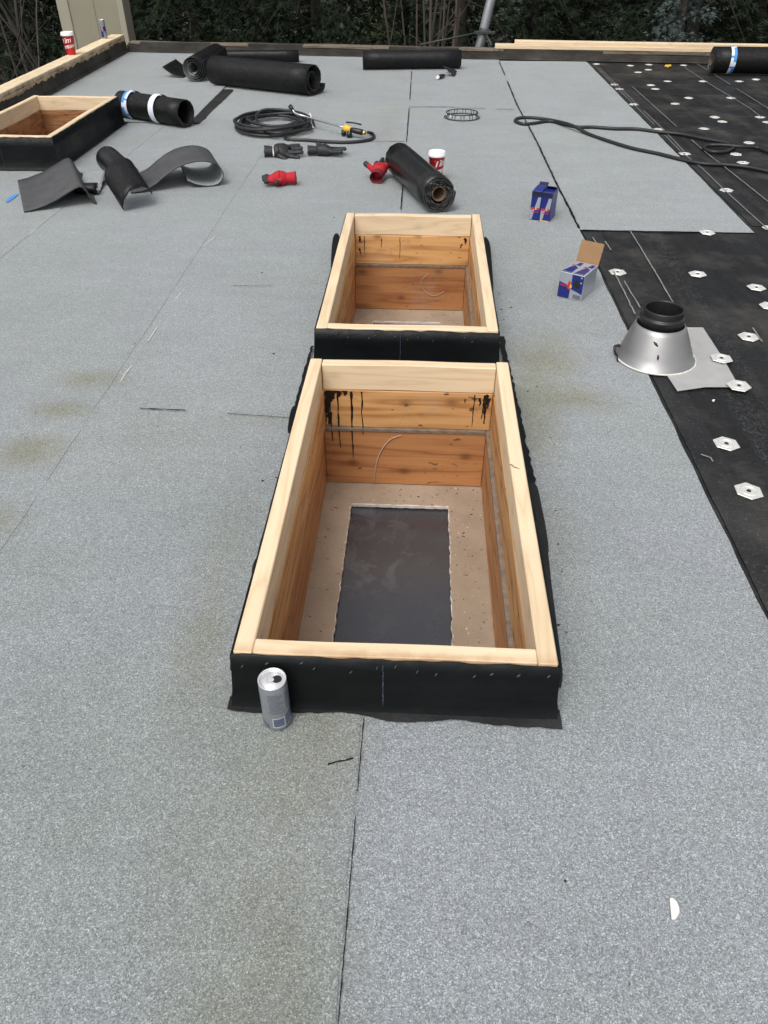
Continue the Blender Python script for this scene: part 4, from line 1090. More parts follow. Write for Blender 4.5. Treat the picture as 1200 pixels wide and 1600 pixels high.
# ---- cans
def can(name_label, loc, rotz, design, r=.0285, h=.138):
    t = thing('drink_can', name_label, 'drink can', loc, rotz, 'drink cans')
    bm = bmesh.new(); lathe(bm, [(.0005, .007), (r*.68, .006), (r*.76, .0), (r*.84, .001), (r*.99, .010), (r, .014), (r, h-.017), (r*.985, h-.013), (r*.90, h-.004)], 40)
    bmesh.ops.recalc_face_normals(bm, faces=bm.faces); obj_from_bm('body', bm, 'cansilver', t)
    bm = bmesh.new(); lathe(bm, [(r*.92, h-.004), (r*.985, h-.002), (r*.98, h), (r*.93, h+.0003), (r*.865, h-.002), (r*.85, h-.006), (r*.80, h-.0062), (r*.78, h-.0045), (.0005, h-.0045)], 40)
    bmesh.ops.recalc_face_normals(bm, faces=bm.faces); lid = obj_from_bm('lid', bm, 'canmetal', t)
    bm = bmesh.new(); zt = h-.0042
    vs_ = [bm.verts.new((.0095+.0098*math.cos(2*math.pi*k/20), .0095*math.sin(2*math.pi*k/20), zt)) for k in range(20)]
    bm.faces.new(vs_); obj_from_bm('mouth_hole', bm, 'screw', lid)
    bm = bmesh.new(); zt = h-.0030
    oo = [(-.0035+.0068*math.cos(2*math.pi*k/20)*(1.5 if math.cos(2*math.pi*k/20) < 0 else 1.1), .0062*math.sin(2*math.pi*k/20)) for k in range(20)]
    ii = [(-.0085+.0026*math.cos(2*math.pi*k/20), .0032*math.sin(2*math.pi*k/20)) for k in range(20)]
    A = [bm.verts.new((x, y, zt)) for x, y in oo]; I = [bm.verts.new((x, y, zt)) for x, y in ii]
    for k in range(20): bm.faces.new((A[k], A[(k+1) % 20], I[(k+1) % 20], I[k]))
    r2 = bmesh.ops.extrude_face_region(bm, geom=bm.faces[:])
    for v in [g for g in r2['geom'] if isinstance(g, bmesh.types.BMVert)]: v.co.z += .0008
    bmesh.ops.recalc_face_normals(bm, faces=bm.faces); obj_from_bm('pull_tab', bm, 'canmetal', lid)
    def patch(a0, a1, z0, z1, mat, off=.0003, name='print', slant=0.0):
        bm = bmesh.new(); n = 12; pr = None
        for k in range(n+1):
            a = a0+(a1-a0)*k/n; rr7 = r+off; s = slant*k/n
            cur = (bm.verts.new((rr7*math.cos(a), rr7*math.sin(a), z0+s)), bm.verts.new((rr7*math.cos(a), rr7*math.sin(a), z1+s)))
            if pr: bm.faces.new((pr[0], cur[0], cur[1], pr[1])).smooth = True
            pr = cur
        return obj_from_bm(name, bm, mat, t)
    F = -math.pi/2
    if design == 'back':
        patch(F-.42, F+.48, .017, .047, 'canmetal', .0003); patch(F-.36, F+.42, .020, .0445, 'canlabel', .0005)
        patch(F-.30, F+.36, .0275, .0285, 'cansilver', .0007)
        patch(F+.55, F+1.7, .016, .050, 'canlabel', .0003, slant=.012)
        patch(F-1.9, F-.75, .016, .030, 'canlabel', .0003, slant=-.006)
        rr8 = random.Random(2)
        for k in range(15):
            z = .062+.0040*k; x0 = F-.62+rr8.uniform(0, .15); patch(x0, x0+rr8.uniform(.7, 1.15), z, z+.0019, 'canink', .0003, 'print_line')
        patch(F+.7, F+1.5, .065, .116, 'canink', .0003)
    else:
        patch(F-.9, F+.15, .016, .07, 'canblue', .0004); patch(F+.15, F+1.3, .07, .115, 'canblue', .0004); patch(F-1.9, F-.95, .07, .115, 'canblue', .0004)
        patch(F-.35, F+.35, .076, .09, 'ctn_red', .0006); patch(F-.12, F+.12, .07, .094, 'ctn_yellow', .0005)
    return t
pcn = G(435, 1125)
can('silver energy drink can with grey print standing against the black curb face', (pcn.x, pcn.y-.004, .0015), .32, 'back')
pcn = G(164, 60, .178)
can('blue and silver drink can standing on the lumber of the left parapet', (pcn.x, pcn.y, .1785), .1, 'front', .030, .18)

# ---- cartons
def quad_print(t, o, u, v, pts, mat, off, n):
    """polygon in face coords (0..1) lifted slightly off the face"""
    V = [o+u*a+v*b+n*off for a, b in pts]
    return pydata('print', V, [tuple(range(len(V)))], mat, t)
def text_on(t, o, u, v, n, body, cx, cy, sz, mat, shear=.2):
    V, Fs = text_mesh(body, sz, shear, .0004)
    ul, vl = u.normalized(), v.normalized()
    return pydata('lettering', [o+u*cx+v*cy+ul*q.x+vl*q.y+n*.0012 for q in V], Fs, mat, t)
# carton lying on its side with open flap
q0, q1 = G(870, 463), G(907, 472)
d = (q1-q0); rz = math.atan2(d.y, d.x); w2, h2, l2 = d.length, .112, .15
tb = thing('drink_carton', 'blue and silver drink carton lying down with brown flap open', 'carton', (q0.x, q0.y, .001), rz, 'drink cartons')
bm = bmesh.new(); bm_box(bm, (0, 0, 0), (w2, l2, h2), .0015)
kill = [f for f in bm.faces if f.calc_center_median().y > l2-.0005]
bmesh.ops.delete(bm, geom=kill, context='FACES'); bmesh.ops.recalc_face_normals(bm, faces=bm.faces)
cb = obj_from_bm('carton_body', bm, 'ctn_silver', tb)
o_, u_, v_, n_ = Vector((0, 0, 0)), Vector((w2, 0, 0)), Vector((0, 0, h2)), Vector((0, -1, 0))
quad_print(tb, o_, u_, v_, [(.01, .02), (.49, .02), (.49, .42), (.3, .55), (.01, .62)], 'ctn_blue', .0005, n_)
quad_print(tb, o_, u_, v_, [(.51, .40), (.75, .34), (.99, .26), (.99, .97), (.51, .97)], 'ctn_blue', .0005, n_)
quad_print(tb, o_, u_, v_, [(.80+.14*math.cos(k*.42)-.06, .62+.17*math.sin(k*.42)) for k in range(15)], 'screw', .0010, n_)
quad_print(tb, o_, u_, v_, [(.36, .42), (.44, .36), (.50, .45), (.49, .66), (.42, .72), (.37, .60)], 'ctn_red', .0011, n_)
quad_print(tb, o_, u_, v_, [(.46, .43), (.54, .45), (.55, .54), (.48, .60)], 'ctn_yellow', .0012, n_)
quad_print(tb, o_, u_, v_, [(.64, .06), (.96, .06), (.96, .22), (.64, .22)], 'canink', .0008, n_)
for k in range(3): quad_print(tb, o_, u_, v_, [(.86, .68+.1*k), (.93, .68+.1*k), (.93, .74+.1*k), (.86, .74+.1*k)], 'ctn_silver', .0009, n_) if k != 1 else None
o_, u_, v_, n_ = Vector((0, 0, h2)), Vector((w2, 0, 0)), Vector((0, l2, 0)), Vector((0, 0, 1))
for s in (0, .5):
    quad_print(tb, o_, u_, v_, [(s+.04, .10), (s+.42, .10), (s+.44, .50), (s+.26, .62), (s+.16, .5)], 'ctn_blue', .0008, n_)
    quad_print(tb, o_, u_, v_, [(s+.03, .03), (s+.44, .03), (s+.44, .07), (s+.03, .07)], 'ctn_dark', .0008, n_)
    quad_print(tb, o_, u_, v_, [(s+.24, .66), (s+.44, .66), (s+.44, .92), (s+.30, .92)], 'ctn_blue', .0008, n_)
    quad_print(tb, o_, u_, v_, [(s+.12, .60), (s+.28, .60), (s+.28, .68), (s+.12, .68)], 'ctn_red', .0010, n_)
text_on(tb, Vector((0, 0, 0)), Vector((w2, 0, 0)), Vector((0, 0, h2)), Vector((0, -1, 0)), 'Red Bull', .26, .50, .013, 'ctn_red')
bm = bmesh.new(); bm_box(bm, (.004, l2+.002, h2*.72), (w2-.002, l2+.0045, h2+.088), .0006, rot=Matrix.Translation((0, l2, h2*.8)) @ Matrix.Rotation(RAD(-20), 4, 'X') @ Matrix.Translation((0, -l2, -h2*.8)))
bmesh.ops.recalc_face_normals(bm, faces=bm.faces); obj_from_bm('flap', bm, 'kraft', tb)
# upright carton
q0, q1 = G(826.5, 343), G(858, 347.5)
d = (q1-q0); rz = math.atan2(d.y, d.x); w1, h1 = d.length, .150
tb = thing('drink_carton', 'upright blue and silver drink carton with torn top, near black seam', 'carton', (q0.x, q0.y, .001), rz, 'drink cartons')
bm = bmesh.new(); bm_box(bm, (0, 0, 0), (w1*.485, w1, h1), .0015); bm_box(bm, (w1*.515, 0, 0), (w1, w1, h1), .0015); bm_box(bm, (w1*.48, .004, .0), (w1*.52, w1-.004, h1-.006))
bmesh.ops.recalc_face_normals(bm, faces=bm.faces); obj_from_bm('carton_body', bm, 'ctn_blue', tb)
o_, u_, v_, n_ = Vector((0, 0, 0)), Vector((w1, 0, 0)), Vector((0, 0, h1)), Vector((0, -1, 0))
for s in (0, .515):
    k = .485
    P = lambda *pp: [(s+a*k, b) for a, b in pp]
    quad_print(tb, o_, u_, v_, P((.42, .43), (.68, .80), (.97, .80), (.90, .43)), 'ctn_silver', .0005, n_)
    quad_print(tb, o_, u_, v_, P((.02, .02), (.24, .02), (.46, .40), (.02, .40)), 'ctn_silver', .0005, n_)
    quad_print(tb, o_, u_, v_, P((.0, .86), (.99, .86), (.99, .98), (.0, .98)), 'ctn_dark', .0005, n_)
    quad_print(tb, o_, u_, v_, P((.0, .82), (.8, .82), (.8, .845), (.0, .845)), 'ctn_dark', .0005, n_)
    quad_print(tb, o_, u_, v_, P((.04, .34), (.30, .36), (.48, .39), (.5, .42), (.30, .44), (.04, .43)), 'ctn_red', .0009, n_)
    quad_print(tb, o_, u_, v_, P((.60, .37), (.80, .35), (.90, .40), (.72, .45)), 'ctn_red', .0009, n_)
    quad_print(tb, o_, u_, v_, P((.50, .36), (.62, .36), (.62, .44), (.50, .44)), 'ctn_yellow', .0008, n_)
quad_print(tb, o_, u_, v_, [(.53, -.0), (.97, -.0), (.97, .035), (.53, .035)], 'ctn_yellow', .0010, n_)
for body, cx in (('Red Bull', .25), ('Red Bull', .76)): text_on(tb, o_, u_, v_, n_, body, cx, .29, .010, 'ctn_red')
for (x0, x1, a) in ((0.0, .48, -62), (.52, 1.0, -50)):
    bm = bmesh.new(); bm_box(bm, (w1*x0+.002, w1-.002, 0), (w1*x1-.002, w1, .03), .0004, rot=Matrix.Translation((0, w1-.03*(x0 > .2), h1-.002)) @ Matrix.Rotation(RAD(-a if x0 > .2 else a), 4, 'Y' if False else 'X') @ Matrix.Translation((0, -w1, 0)))
    bmesh.ops.recalc_face_normals(bm, faces=bm.faces); obj_from_bm('torn_flap', bm, 'ctn_dark', tb)
pydata('torn_flap', [(.002, .002, h1), (w1*.48, .002, h1), (w1*.52, w1*.5, h1+.02), (.01, w1*.55, h1+.016)], [(0, 1, 2, 3)], 'ctn_blue', tb)

# ---- trowel
q0, q1 = G(684, 121, .02), G(715, 113, .01)
rz, LL = axis_frame(q0, q1)
tr = thing('trowel', 'small pointed trowel with dark handle lying near the back roll', 'trowel', (q0.x, q0.y, 0), rz)
tube_obj('handle', [(0, .01, .02), (0, .05, .022), (0, .11, .02), (0, .145, .018)], [.017, .02, .018, .010], 'abs', tr, 12)
tube_obj('handle_cap', [(0, -.012, .02), (0, .01, .02)], [.015, .018], 'white', tr, 12)
tube_obj('shank', catmull([(0, .14, .018), (0, .19, .035), (0, .23, .04), (0, .25, .016)], 4), .005, 'steel', tr, 6)
bm = bmesh.new(); vs_ = [bm.verts.new(p) for p in ((-.065, .225, .085), (.065, .225, .006), (.058, .26, .006), (.012, .40, .022), (-.012, .40, .034), (-.058, .26, .080))]
bm.faces.new(vs_); r2 = bmesh.ops.extrude_face_region(bm, geom=bm.faces[:])
for v in [g for g in r2['geom'] if isinstance(g, bmesh.types.BMVert)]: v.co.z += .003
bmesh.ops.recalc_face_normals(bm, faces=bm.faces); obj_from_bm('blade', bm, 'abs', tr)

# ---- drain guard ring
pr_ = G(721.5, 184)
tg = thing('drain_guard', 'low slotted drain guard ring lying on the grey sheet', 'drain guard', (pr_.x, pr_.y, 0))
bm = bmesh.new(); NB = 34
for rr9, z, tr9 in ((.128, .040, .0042), (.142, .006, .0038)):
    tube(bm, [(rr9*math.cos(2*math.pi*k/48), rr9*math.sin(2*math.pi*k/48), z) for k in range(49)], tr9, 6)
bmesh.ops.recalc_face_normals(bm, faces=bm.faces); obj_from_bm('rings', bm, 'wire', tg)
for k in range(NB):
    a = 2*math.pi*k/NB
    tube_obj('bar', [(.128*math.cos(a), .128*math.sin(a), .040), (.131*math.cos(a), .131*math.sin(a), .02), (.142*math.cos(a), .142*math.sin(a), .006)], .0036, 'wire' if k % 3 else 'steel', tg, 4)

# ---- gloves
def skin_mesh(nodes, edges, sub=2):
    me = bpy.data.meshes.new('skin'); me.from_pydata([n[0] for n in nodes], edges, [])
    o = bpy.data.objects.new('skin', me); col.objects.link(o)
    o.modifiers.new('s', 'SKIN'); o.modifiers.new('u', 'SUBSURF').levels = sub
    for i, sv in enumerate(me.skin_vertices[0].data):
        r3 = nodes[i][1]; sv.radius = r3 if isinstance(r3, tuple) else (r3, r3); sv.use_root = (i == 0)
    dg = bpy.context.evaluated_depsgraph_get(); dg.update()
    e = o.evaluated_get(dg); m2 = e.to_mesh()
    V = [v.co.copy() for v in m2.vertices]; Fs = [tuple(p.vertices) for p in m2.polygons]
    e.to_mesh_clear(); bpy.data.objects.remove(o); bpy.data.meshes.remove(me)
    return V, Fs
def glove(label, loc, rot, body, tip, cuffm, lining, fingers, thumb, tipx, flat=.62, cuff_r=(.040, .030), stripes=False, scale=1.0):
    t = thing('work_glove', label, 'glove', loc, 0, 'work gloves'); t.rotation_euler = rot; t.scale = (scale,)*3
    nodes = [((.0, 0, 0), (.042, .046)), ((.035, 0, 0), (.050, .056)), ((.078, 0, .004), (.052, .064))]; edges = [(0, 1), (1, 2)]
    for k, (ang, ln, lift) in enumerate(fingers):
        y = -.036+.024*k; b = len(nodes)
        nodes.append(((.105, y, .003), .019)); edges.append((2, b))
        d = Vector((math.cos(ang), math.sin(ang), 0))
        for q, (f, z) in enumerate(((.45, lift*.5), (.8, lift), (1.0, lift*1.1))):
            p = Vector((.105, y, .003))+d*ln*f; nodes.append(((p.x, p.y, .003+z), (.0160, .0155, .0135)[q])); edges.append((b+q, b+q+1))
    b = len(nodes); ang, ln, lift = thumb; d = Vector((math.cos(ang), math.sin(ang), 0)); s = 1 if ang > 0 else -1
    nodes.append(((.045, s*.030, 0), .023)); edges.append((1, b))
    for q, (f, z) in enumerate(((.5, lift*.5), (1.0, lift))):
        p = Vector((.045, s*.030, 0))+d*ln*f; nodes.append(((p.x, p.y, z), .018)); edges.append((b+q, b+q+1))
    V, Fs = skin_mesh(nodes, edges)
    V = [Vector((v.x, v.y, v.z*flat))+Vector((0, 0, .0035*noise.noise(v*60)+.003*noise.noise(v*140))) for v in V]
    mi = []
    for f in Fs:
        c = sum((V[i] for i in f), Vector())/len(f)
        th = c.y*s > .055
        mi.append(1 if c.x > tipx+.006*noise.noise((c.y*90, c.z*90, 0)) or (th and (Vector((c.x, c.y, 0))-Vector((.045, s*.03, 0))).length > ln*.55) else 0)
    pydata('hand', V, Fs, [body, tip], t, True, mi)
    bm = bmesh.new(); seg = 28; A = []
    for (x, f) in ((.014, .86), (-.012, .92), (-.036, .98), (-.046, 1.03), (-.046, .97), (-.034, .92), (-.006, .84), (.016, .74)):
        A.append([bm.verts.new((x+.004*noise.noise((k*.5, x*40, 1)), cuff_r[0]*f*math.cos(2*math.pi*k/seg), cuff_r[1]*f*math.sin(2*math.pi*k/seg)*(1+.1*noise.noise((k*.4, 2, 2))))) for k in range(seg)])
    for i, (a, b) in enumerate(zip(A, A[1:])):
        for k in range(seg):
            f = bm.faces.new((a[k], a[(k+1) % seg], b[(k+1) % seg], b[k])); f.smooth = True; f.material_index = 0 if i < 3 else (0 if i == 3 else 1)
    f = bm.faces.new(A[-1]); f.material_index = 1
    bmesh.ops.recalc_face_normals(bm, faces=bm.faces); obj_from_bm('cuff', bm, [cuffm, lining], t)
    if stripes:
        for x in (.010, .024):
            bm = bmesh.new(); pr = None
            for k in range(9):
                a = math.pi*(.30+.75*k/8); cur = [bm.verts.new((x+q, .0385*math.cos(a)*1.02, .0285*math.sin(a)*1.05)) for q in (0, .007)]
                if pr: bm.faces.new((pr[0], pr[1], cur[1], cur[0]))
                pr = cur
            obj_from_bm('stripe', bm, 'white', t)
    return t
FL = [(-.34, .085, .006), (-.12, .105, .02), (.08, .10, .012), (.30, .085, -.004)]
p = G(425, 245); glove('black work glove with two white stripes and pink lining', (p.x, p.y, .036), (.5, .04, .12), 'black_knit', 'black_knit', 'black_knit', 'red_dark', FL, (-.75, .075, .0), .2, .8, (.036, .030), True, 1.05)
p = G(518, 244); glove('plain black work glove with thumb up, beside the striped one', (p.x-.115, p.y+.01, .034), (0, .03, .10), 'black_knit', 'black_knit', 'black_knit', 'red_dark', FL, (2.2, .05, .05), .2, .72, (.034, .028), False, 1.05)
p = G(452, 289); glove('red glove with black fingertips, lying below the striped black glove', (p.x, p.y, .040), (0, .05, math.pi+.1), 'red_knit', 'black_knit', 'red_knit', 'red_dark', [(-.25, .055, .006), (-.05, .065, .01), (.1, .06, .004), (.3, .05, -.004)], (.85, .06, -.01), .125, .85, (.038, .036), False, .98)
p = G(588, 288); glove('red and black glove with open cuff facing out, next to single roll', (p.x+.005, p.y+.045, .046), (0, -.22, math.pi/2-.15), 'red_knit', 'black_knit', 'red_dark', 'red_dark', [(-.7, .06, .02), (-.5, .075, .025), (-.25, .07, .02), (.0, .05, .0)], (1.15, .085, .04), .115, .9, (.042, .040), False, .95)

# ---- small litter
def poly_thing(name, pts, th, mat, label, cat, z=.002):
    bm = bmesh.new(); vs_ = [bm.verts.new((x, y, z)) for x, y in pts]; bm.faces.new(vs_)
    r2 = bmesh.ops.extrude_face_region(bm, geom=bm.faces[:])
    for v in [g for g in r2['geom'] if isinstance(g, bmesh.types.BMVert)]: v.co.z += th
    bmesh.ops.recalc_face_normals(bm, faces=bm.faces)
    bmesh.ops.bevel(bm, geom=[e for e in bm.edges], offset=th*.25, segments=1, affect='EDGES')
    return tag(obj_from_bm(name, bm, mat), label, cat)
poly_thing('foam_chip', gp((1045, 1405), (1049, 1405), (1056, 1411), (1060, 1421), (1060, 1429), (1055, 1438), (1048, 1439)), .007, 'chip', 'small white half-moon chip lying alone on the grey sheet', 'chip')
poly_thing('tape_scrap', gp((9, 316), (15, 309), (27, 303), (29, 305), (20, 312), (12, 317)), .002, 'band_blue', 'scrap of blue tape beside the propped offcut', 'tape scrap')
poly_thing('plastic_cap', gp((1038, 104.5), (1041, 102.5), (1044, 103.5), (1047, 102), (1049, 104), (1044, 106)), .014, 'yellow', 'small yellow piece lying on the black base sheet', 'plastic piece', 0)
poly_thing('wood_splinter', gp((1112, 626), (1117, 625), (1115, 629)), .004, 'chip', 'tiny pale splinter on the black sheet below the vent flange', 'splinter', 0)
bm = bmesh.new(); rnd = random.Random(31)
for k in range(150):
    if k % 3: continue
    if k < 70: s = rnd.random(); x, y = .345+.03*s+rnd.expovariate(22), rnd.uniform(.2, 2.7)
    elif k < 100: x, y = -.36-rnd.expovariate(25), rnd.uniform(.0, 2.6)
    else: x, y = rnd.uniform(-1.6, .8), rnd.uniform(-.7, 5)
    if abs(x) < .36 and -.1 < y < 2.9 or x > .85: continue
    bmesh.ops.create_icosphere(bm, subdivisions=1, radius=rnd.uniform(.001, .0028), matrix=Matrix.Translation((x, y, .003)) @ Matrix.Diagonal((1+rnd.random()*1.5, 1+rnd.random(), .6, 1)))
o = obj_from_bm('bitumen_crumbs', bm, 'tar'); o['kind'] = 'stuff'; tag(o, 'scattered black crumbs of bitumen around the skylight curbs', 'crumbs')

# ================================================================ BEYOND THE ROOF
# beige clad chimney chase
ch = thing('chimney_chase', 'beige metal-clad chimney chase behind the corner of the parapets', 'chimney chase', (-4.09, 10.15, -3.4))
bm = bmesh.new(); bm_box(bm, (-.40, -.35, -.2), (.40, -.08, 6.4), .004); bmesh.ops.recalc_face_normals(bm, faces=bm.faces); obj_from_bm('wall', bm, 'beige', ch)
for x0, x1, d0 in ((-.408, -.27, .016), (.335, .408, .016), (-.045, .045, .007)):
    box('corner_trim' if d0 > .01 else 'batten', (x0, -.35-d0, -.2), (x1, -.34, 6.41), 'beige2' if d0 > .01 else 'beige', ch, .004)
box('corner_trim', (-.414, -.36, -.2), (-.39, -.25, 6.41), 'beige2', ch, .003)
box('cap_flashing', (-.45, -.4, 6.41), (.45, -.03, 6.47), 'beige2', ch, .01)
# leaning mast with guy
b0, b1 = GY(748, 78, 9.25), GY(767, 0, 9.25)
ms = thing('mast', 'leaning grey metal mast pole with clamp behind the back parapet', 'mast', (b0.x, b0.y, 0))
dv = (b1-b0); bot = b0-dv.normalized()*3.2; topm = b1+dv.normalized()*2.5
tube_obj('pole', [bot-ms.location, topm-ms.location], [.056, .050], 'mast', ms, 16)
cl = GY(757, 49, 9.25)
tube_obj('clamp', [cl-ms.location-dv.normalized()*.03, cl-ms.location+dv.normalized()*.03], .068, 'wire', ms, 14)
box('clamp_bolt', tuple(cl-ms.location+Vector((-.12, -.075, -.02))), tuple(cl-ms.location+Vector((.12, -.055, .01))), 'wire', ms, .003)
e1 = GY(656, 70, 8.98); tube_obj('guy_wire', [cl-ms.location, e1-ms.location], .010, 'wire', ms, 6)
e2 = GY(768, 71, 9.0); tube_obj('guy_wire', [cl-ms.location, e2-ms.location], .012, 'wire', ms, 6)

# ---- trees
def conifer_mesh(seed, H=9.0, R=1.7, nb=150, spr=20, leaf=(.13, .03), droop=.5, first=.02):
    rnd = random.Random(seed); V, Fs = [], []
    for b in range(nb):
        t = first+(1-first)*((b+rnd.random())/nb)**1.0; z0 = H*t; az = rnd.uniform(0, 2*math.pi)
        ln = R*(1-t)**.75*rnd.uniform(.65, 1.15)+.12
        for s in range(spr):
            f = ((s+rnd.random())/spr)**.7
            c = Vector((math.cos(az)*ln*f, math.sin(az)*ln*f, z0+.10*ln*f-droop*ln*f*f))
            side = Vector((-math.sin(az), math.cos(az), 0))
            c += side*rnd.uniform(-1, 1)*.22*ln*(.3+f*(1-f)*2.5)+Vector((0, 0, rnd.uniform(-.12, .06)))
            for q in range(2):
                d = Vector((math.cos(az+rnd.uniform(-1.2, 1.2)), math.sin(az+rnd.uniform(-1.2, 1.2)), rnd.uniform(-1.1, .15))).normalized()
                s2 = d.cross(Vector((rnd.uniform(-1, 1), rnd.uniform(-1, 1), rnd.uniform(.2, 1)))).normalized()
                l = leaf[0]*rnd.uniform(.7, 1.5); wv = leaf[1]*rnd.uniform(.7, 1.4); i = len(V)
                V += [c-s2*wv*.3, c+d*l*.6-s2*wv*.45, c+d*l, c+d*l*.6+s2*wv*.45]; Fs.append((i, i+1, i+2, i+3))
                for e in (-1, 1):          # side sprigs of the spray
                    i = len(V); b0 = c+d*l*.25; d2 = (d+s2*e*.8).normalized()
                    V += [b0, b0+d2*l*.35-s2*wv*.3, b0+d2*l*.6, b0+d2*l*.35+s2*wv*.3]; Fs.append((i, i+1, i+2, i+3))
    return V, Fs
def limb_mesh(seed, H, R, nb, r0=.11, droop=.5, first=.02):
    rnd = random.Random(seed); bm = bmesh.new()
    tube(bm, [(0, 0, -.1), (.02, .01, H*.3), (-.02, .02, H*.65), (0, 0, H*.98)], [r0*1.25, r0*.85, r0*.5, .012], 8)
    for b in range(0, nb, 3):
        t = first+(1-first)*((b+rnd.random())/nb); z0 = H*t; az = rnd.uniform(0, 2*math.pi); ln = R*(1-t)**.75*.8+.1
        d = Vector((math.cos(az), math.sin(az), 0))
        tube(bm, [Vector((0, 0, z0)), d*ln*.5+Vector((0, 0, z0+.05*ln-droop*.25*ln)), d*ln+Vector((0, 0, z0+.1*ln-droop*ln))], [.022, .012, .004], 4)
    bmesh.ops.recalc_face_normals(bm, faces=bm.faces); return bm
KIND = {}
def conifer(kind, loc, s, rz, label, group='dark conifers behind the roof'):
    t = thing(kind[0], label, 'tree', loc, rz, group); t.scale = (s[0], s[0], s[1])
    if kind not in KIND:
        V, Fs = conifer_mesh(*kind[2]); cr = pydata('crown', V, Fs, kind[1], t); a = kind[2]
        tk = obj_from_bm('trunk', limb_mesh(a[0], a[1], a[2], a[3], droop=a[6]), 'bark', t)
        KIND[kind] = (cr, tk)
    else:
        for src in KIND[kind]:
            c = src.copy(); col.objects.link(c); c.parent = t
    return t
KA = ('cedar_tree', 'cedar', (1, 9.0, 1.7, 230, 34, (.12, .020), .62))
KB = ('hemlock_tree', 'hemlock', (2, 10.0, 1.9, 200, 28, (.14, .026), .40))
KC = ('cedar_tree', 'cedar', (3, 8.0, 1.5, 220, 34, (.11, .018), .75))
KS = ('spruce_tree', 'bluespruce', (4, 5.6, .62, 220, 22, (.07, .014), .15))
rt = random.Random(8)
labA = 'dense dark cedar with drooping foliage behind the back parapet'
labB = 'dark hemlock with layered foliage behind the cedars'
for k, x in enumerate([-7.9, -6.7, -5.2, -3.9, -2.8, -1.7, -.55, .55, 1.75, 2.9, 4.1, 5.3, 6.6, 8.0]):
    y = 13.6+1.0*math.sin(k*2.3)+rt.uniform(-.4, .4)
    if -1.6 < x < .2: y += .8
    if x < -5: y += 2.5
    conifer(KA if k % 2 else KC, (x, y, -3.4), (rt.uniform(.95, 1.25), rt.uniform(.95, 1.2)), rt.uniform(0, 6), labA)
for k in range(11):
    conifer(KB, (-11+2.2*k+rt.uniform(-.4, .4), 17.6+rt.uniform(-.8, .8), -3.4), (rt.uniform(1.1, 1.4), rt.uniform(1.0, 1.25)), rt.uniform(0, 6), labB)
for k in range(9):
    conifer(KB, (-15+3.6*k+rt.uniform(-.6, .6), 23+rt.uniform(-1, 1), -3.4), (rt.uniform(1.6, 2.0), rt.uniform(1.3, 1.5)), rt.uniform(0, 6), labB)
ps = GY(1066, 40, 11.9)
conifer(KS, (ps.x, 11.9, -3.4), (1.0, 1.0), .4, 'slim blue-green spruce standing out against the dark cedars', 'single trees by the roof')
# broadleaf shrub
def shrub(label, loc, H, R, n, mat, seed, name='shrub'):
    rnd = random.Random(seed); t = thing(name, label, 'shrub', loc, 0); V, Fs = [], []
    for k in range(n):
        d = Vector((rnd.gauss(0, 1), rnd.gauss(0, 1), rnd.gauss(0, 1))).normalized()*rnd.random()**.4
        lump = 1+.25*noise.noise(d*2.5+Vector((seed, 0, 0)))
        c = Vector((d.x*R*lump, d.y*R*lump, H*.52+d.z*H*.5*lump))
        a = Vector((rnd.gauss(0, 1), rnd.gauss(0, 1), rnd.uniform(-.9, .4))).normalized(); s = a.cross(Vector((rnd.gauss(0, .5), rnd.gauss(0, .5), 1))).normalized()
        l, wv = rnd.uniform(.05, .10), rnd.uniform(.011, .02); i = len(V)
        V += [c, c+a*l*.45-s*wv, c+a*l, c+a*l*.45+s*wv]; Fs.append((i, i+1, i+2, i+3))
    pydata('crown', V, Fs, mat, t)
    bm = bmesh.new()
    for k in range(9):
        az = rnd.uniform(0, 6.28); q = Vector((math.cos(az), math.sin(az), 0))*R*.6
        tube(bm, catmull([(0, 0, -.1), q*.25+Vector((0, 0, H*.3)), q*.7+Vector((0, 0, H*.6)), q+Vector((0, 0, H*.85))], 3), [.03]*4+[.02]*3+[.01]*3, 5)
    bmesh.ops.recalc_face_normals(bm, faces=bm.faces); obj_from_bm('stem', bm, 'twigdark', t); return t
ps = GY(592, 40, 11.6); shrub('olive green broadleaf shrub rising behind the straight roll at the parapet', (ps.x, 11.6, -3.4), 3.6, .62, 7000, 'laurel', 3)
ps = GY(490, 30, 12.2); shrub('dull green leafy shrub between dark cedars, left of the olive one', (ps.x, 12.2, -3.4), 3.5, .6, 4200, 'cedar', 4)
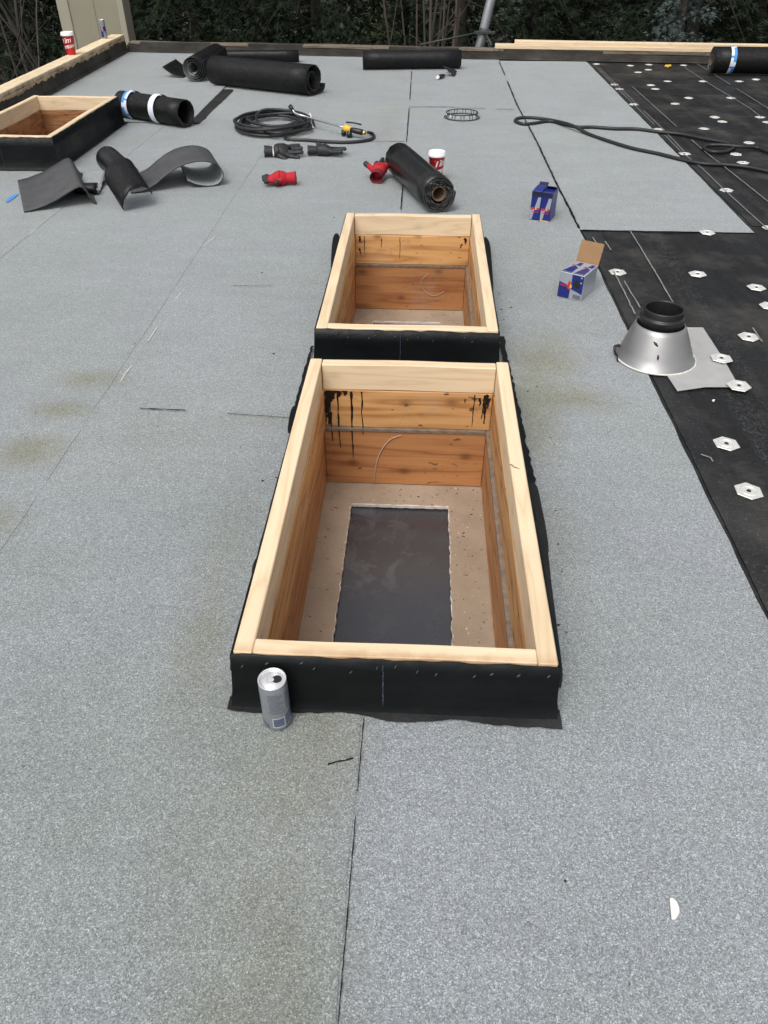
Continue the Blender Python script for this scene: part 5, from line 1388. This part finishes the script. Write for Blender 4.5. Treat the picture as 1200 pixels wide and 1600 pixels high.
# bare deciduous growth
def bare(label, loc, H, stems, spread, r0, mat, seed, depth=3, name='bare_tree', twigs=5, lean=(0, 0), wob=.11, tw=(.22, .5)):
    rnd = random.Random(seed); t = thing(name, label, 'tree' if stems < 3 else 'bush', loc, 0)
    bm = bmesh.new(); bt = bmesh.new()
    def grow(b, p, d, ln, r, lv):
        pts = [p]; n = 5
        for k in range(n):
            d = (d+Vector((rnd.gauss(0, wob), rnd.gauss(0, wob), rnd.gauss(.02, .07)))).normalized(); pts.append(pts[-1]+d*ln/n)
        tube(b, pts, [r*(1-.65*k/n) for k in range(n+1)], 6 if lv == 0 else 4)
        if lv < depth:
            for q in range(twigs if lv else twigs*2):
                f = rnd.uniform(.2, 1); i = min(n-1, int(f*n)); base = pts[i]+(pts[i+1]-pts[i])*(f*n-i)
                dd = (d+Vector((rnd.gauss(0, .75), rnd.gauss(0, .75), rnd.gauss(0, .45)))).normalized()
                grow(bt, base, dd, ln*rnd.uniform(*tw), r*.42, lv+1)
    for s in range(stems):
        p = Vector((rnd.uniform(-1, 1)*spread*.4, rnd.uniform(-1, 1)*spread*.4, -.1))
        d = Vector((lean[0]+rnd.gauss(0, .10)*spread, lean[1]+rnd.gauss(0, .08)*spread, 1)).normalized()
        grow(bm, p, d, H*rnd.uniform(.75, 1), r0*rnd.uniform(.6, 1.1), 0)
    for b in (bm, bt): bmesh.ops.recalc_face_normals(b, faces=b.faces)
    obj_from_bm('trunk', bm, mat, t, True); obj_from_bm('twigs', bt, mat, t, True)['kind'] = 'stuff'; return t
ps = GY(678, 60, 11.3); bare('clump of bare pale upright stems behind the back parapet', (ps.x, 11.3, -3.4), 6.5, 11, .5, .033, 'twig', 6, 2, 'bare_bush', 5, wob=.035, tw=(.05, .16))
for k, (px, y, sd, ln) in enumerate(((15, 11.2, 11, (-.06, .02)), (62, 11.6, 12, (-.05, 0)), (-25, 11.0, 13, (.06, 0)), (85, 12.6, 15, (-.06, 0)))):
    ps = GY(px, 50, y)
    bare(['bare grey thicket with arching twigs outside the left parapet', 'bare slender tree left of the beige chimney chase', 'bare shrub with long thin shoots outside the left parapet', 'bare grey tree half hidden by the beige chimney chase'][k], (ps.x, y, -3.4), 7.0, (3, 1, 3, 1)[k], .8, .06 if k % 2 else .022, 'twigdark' if k % 2 else 'twig', sd, 2, 'bare_tree', 4, ln, .11, (.12, .32))
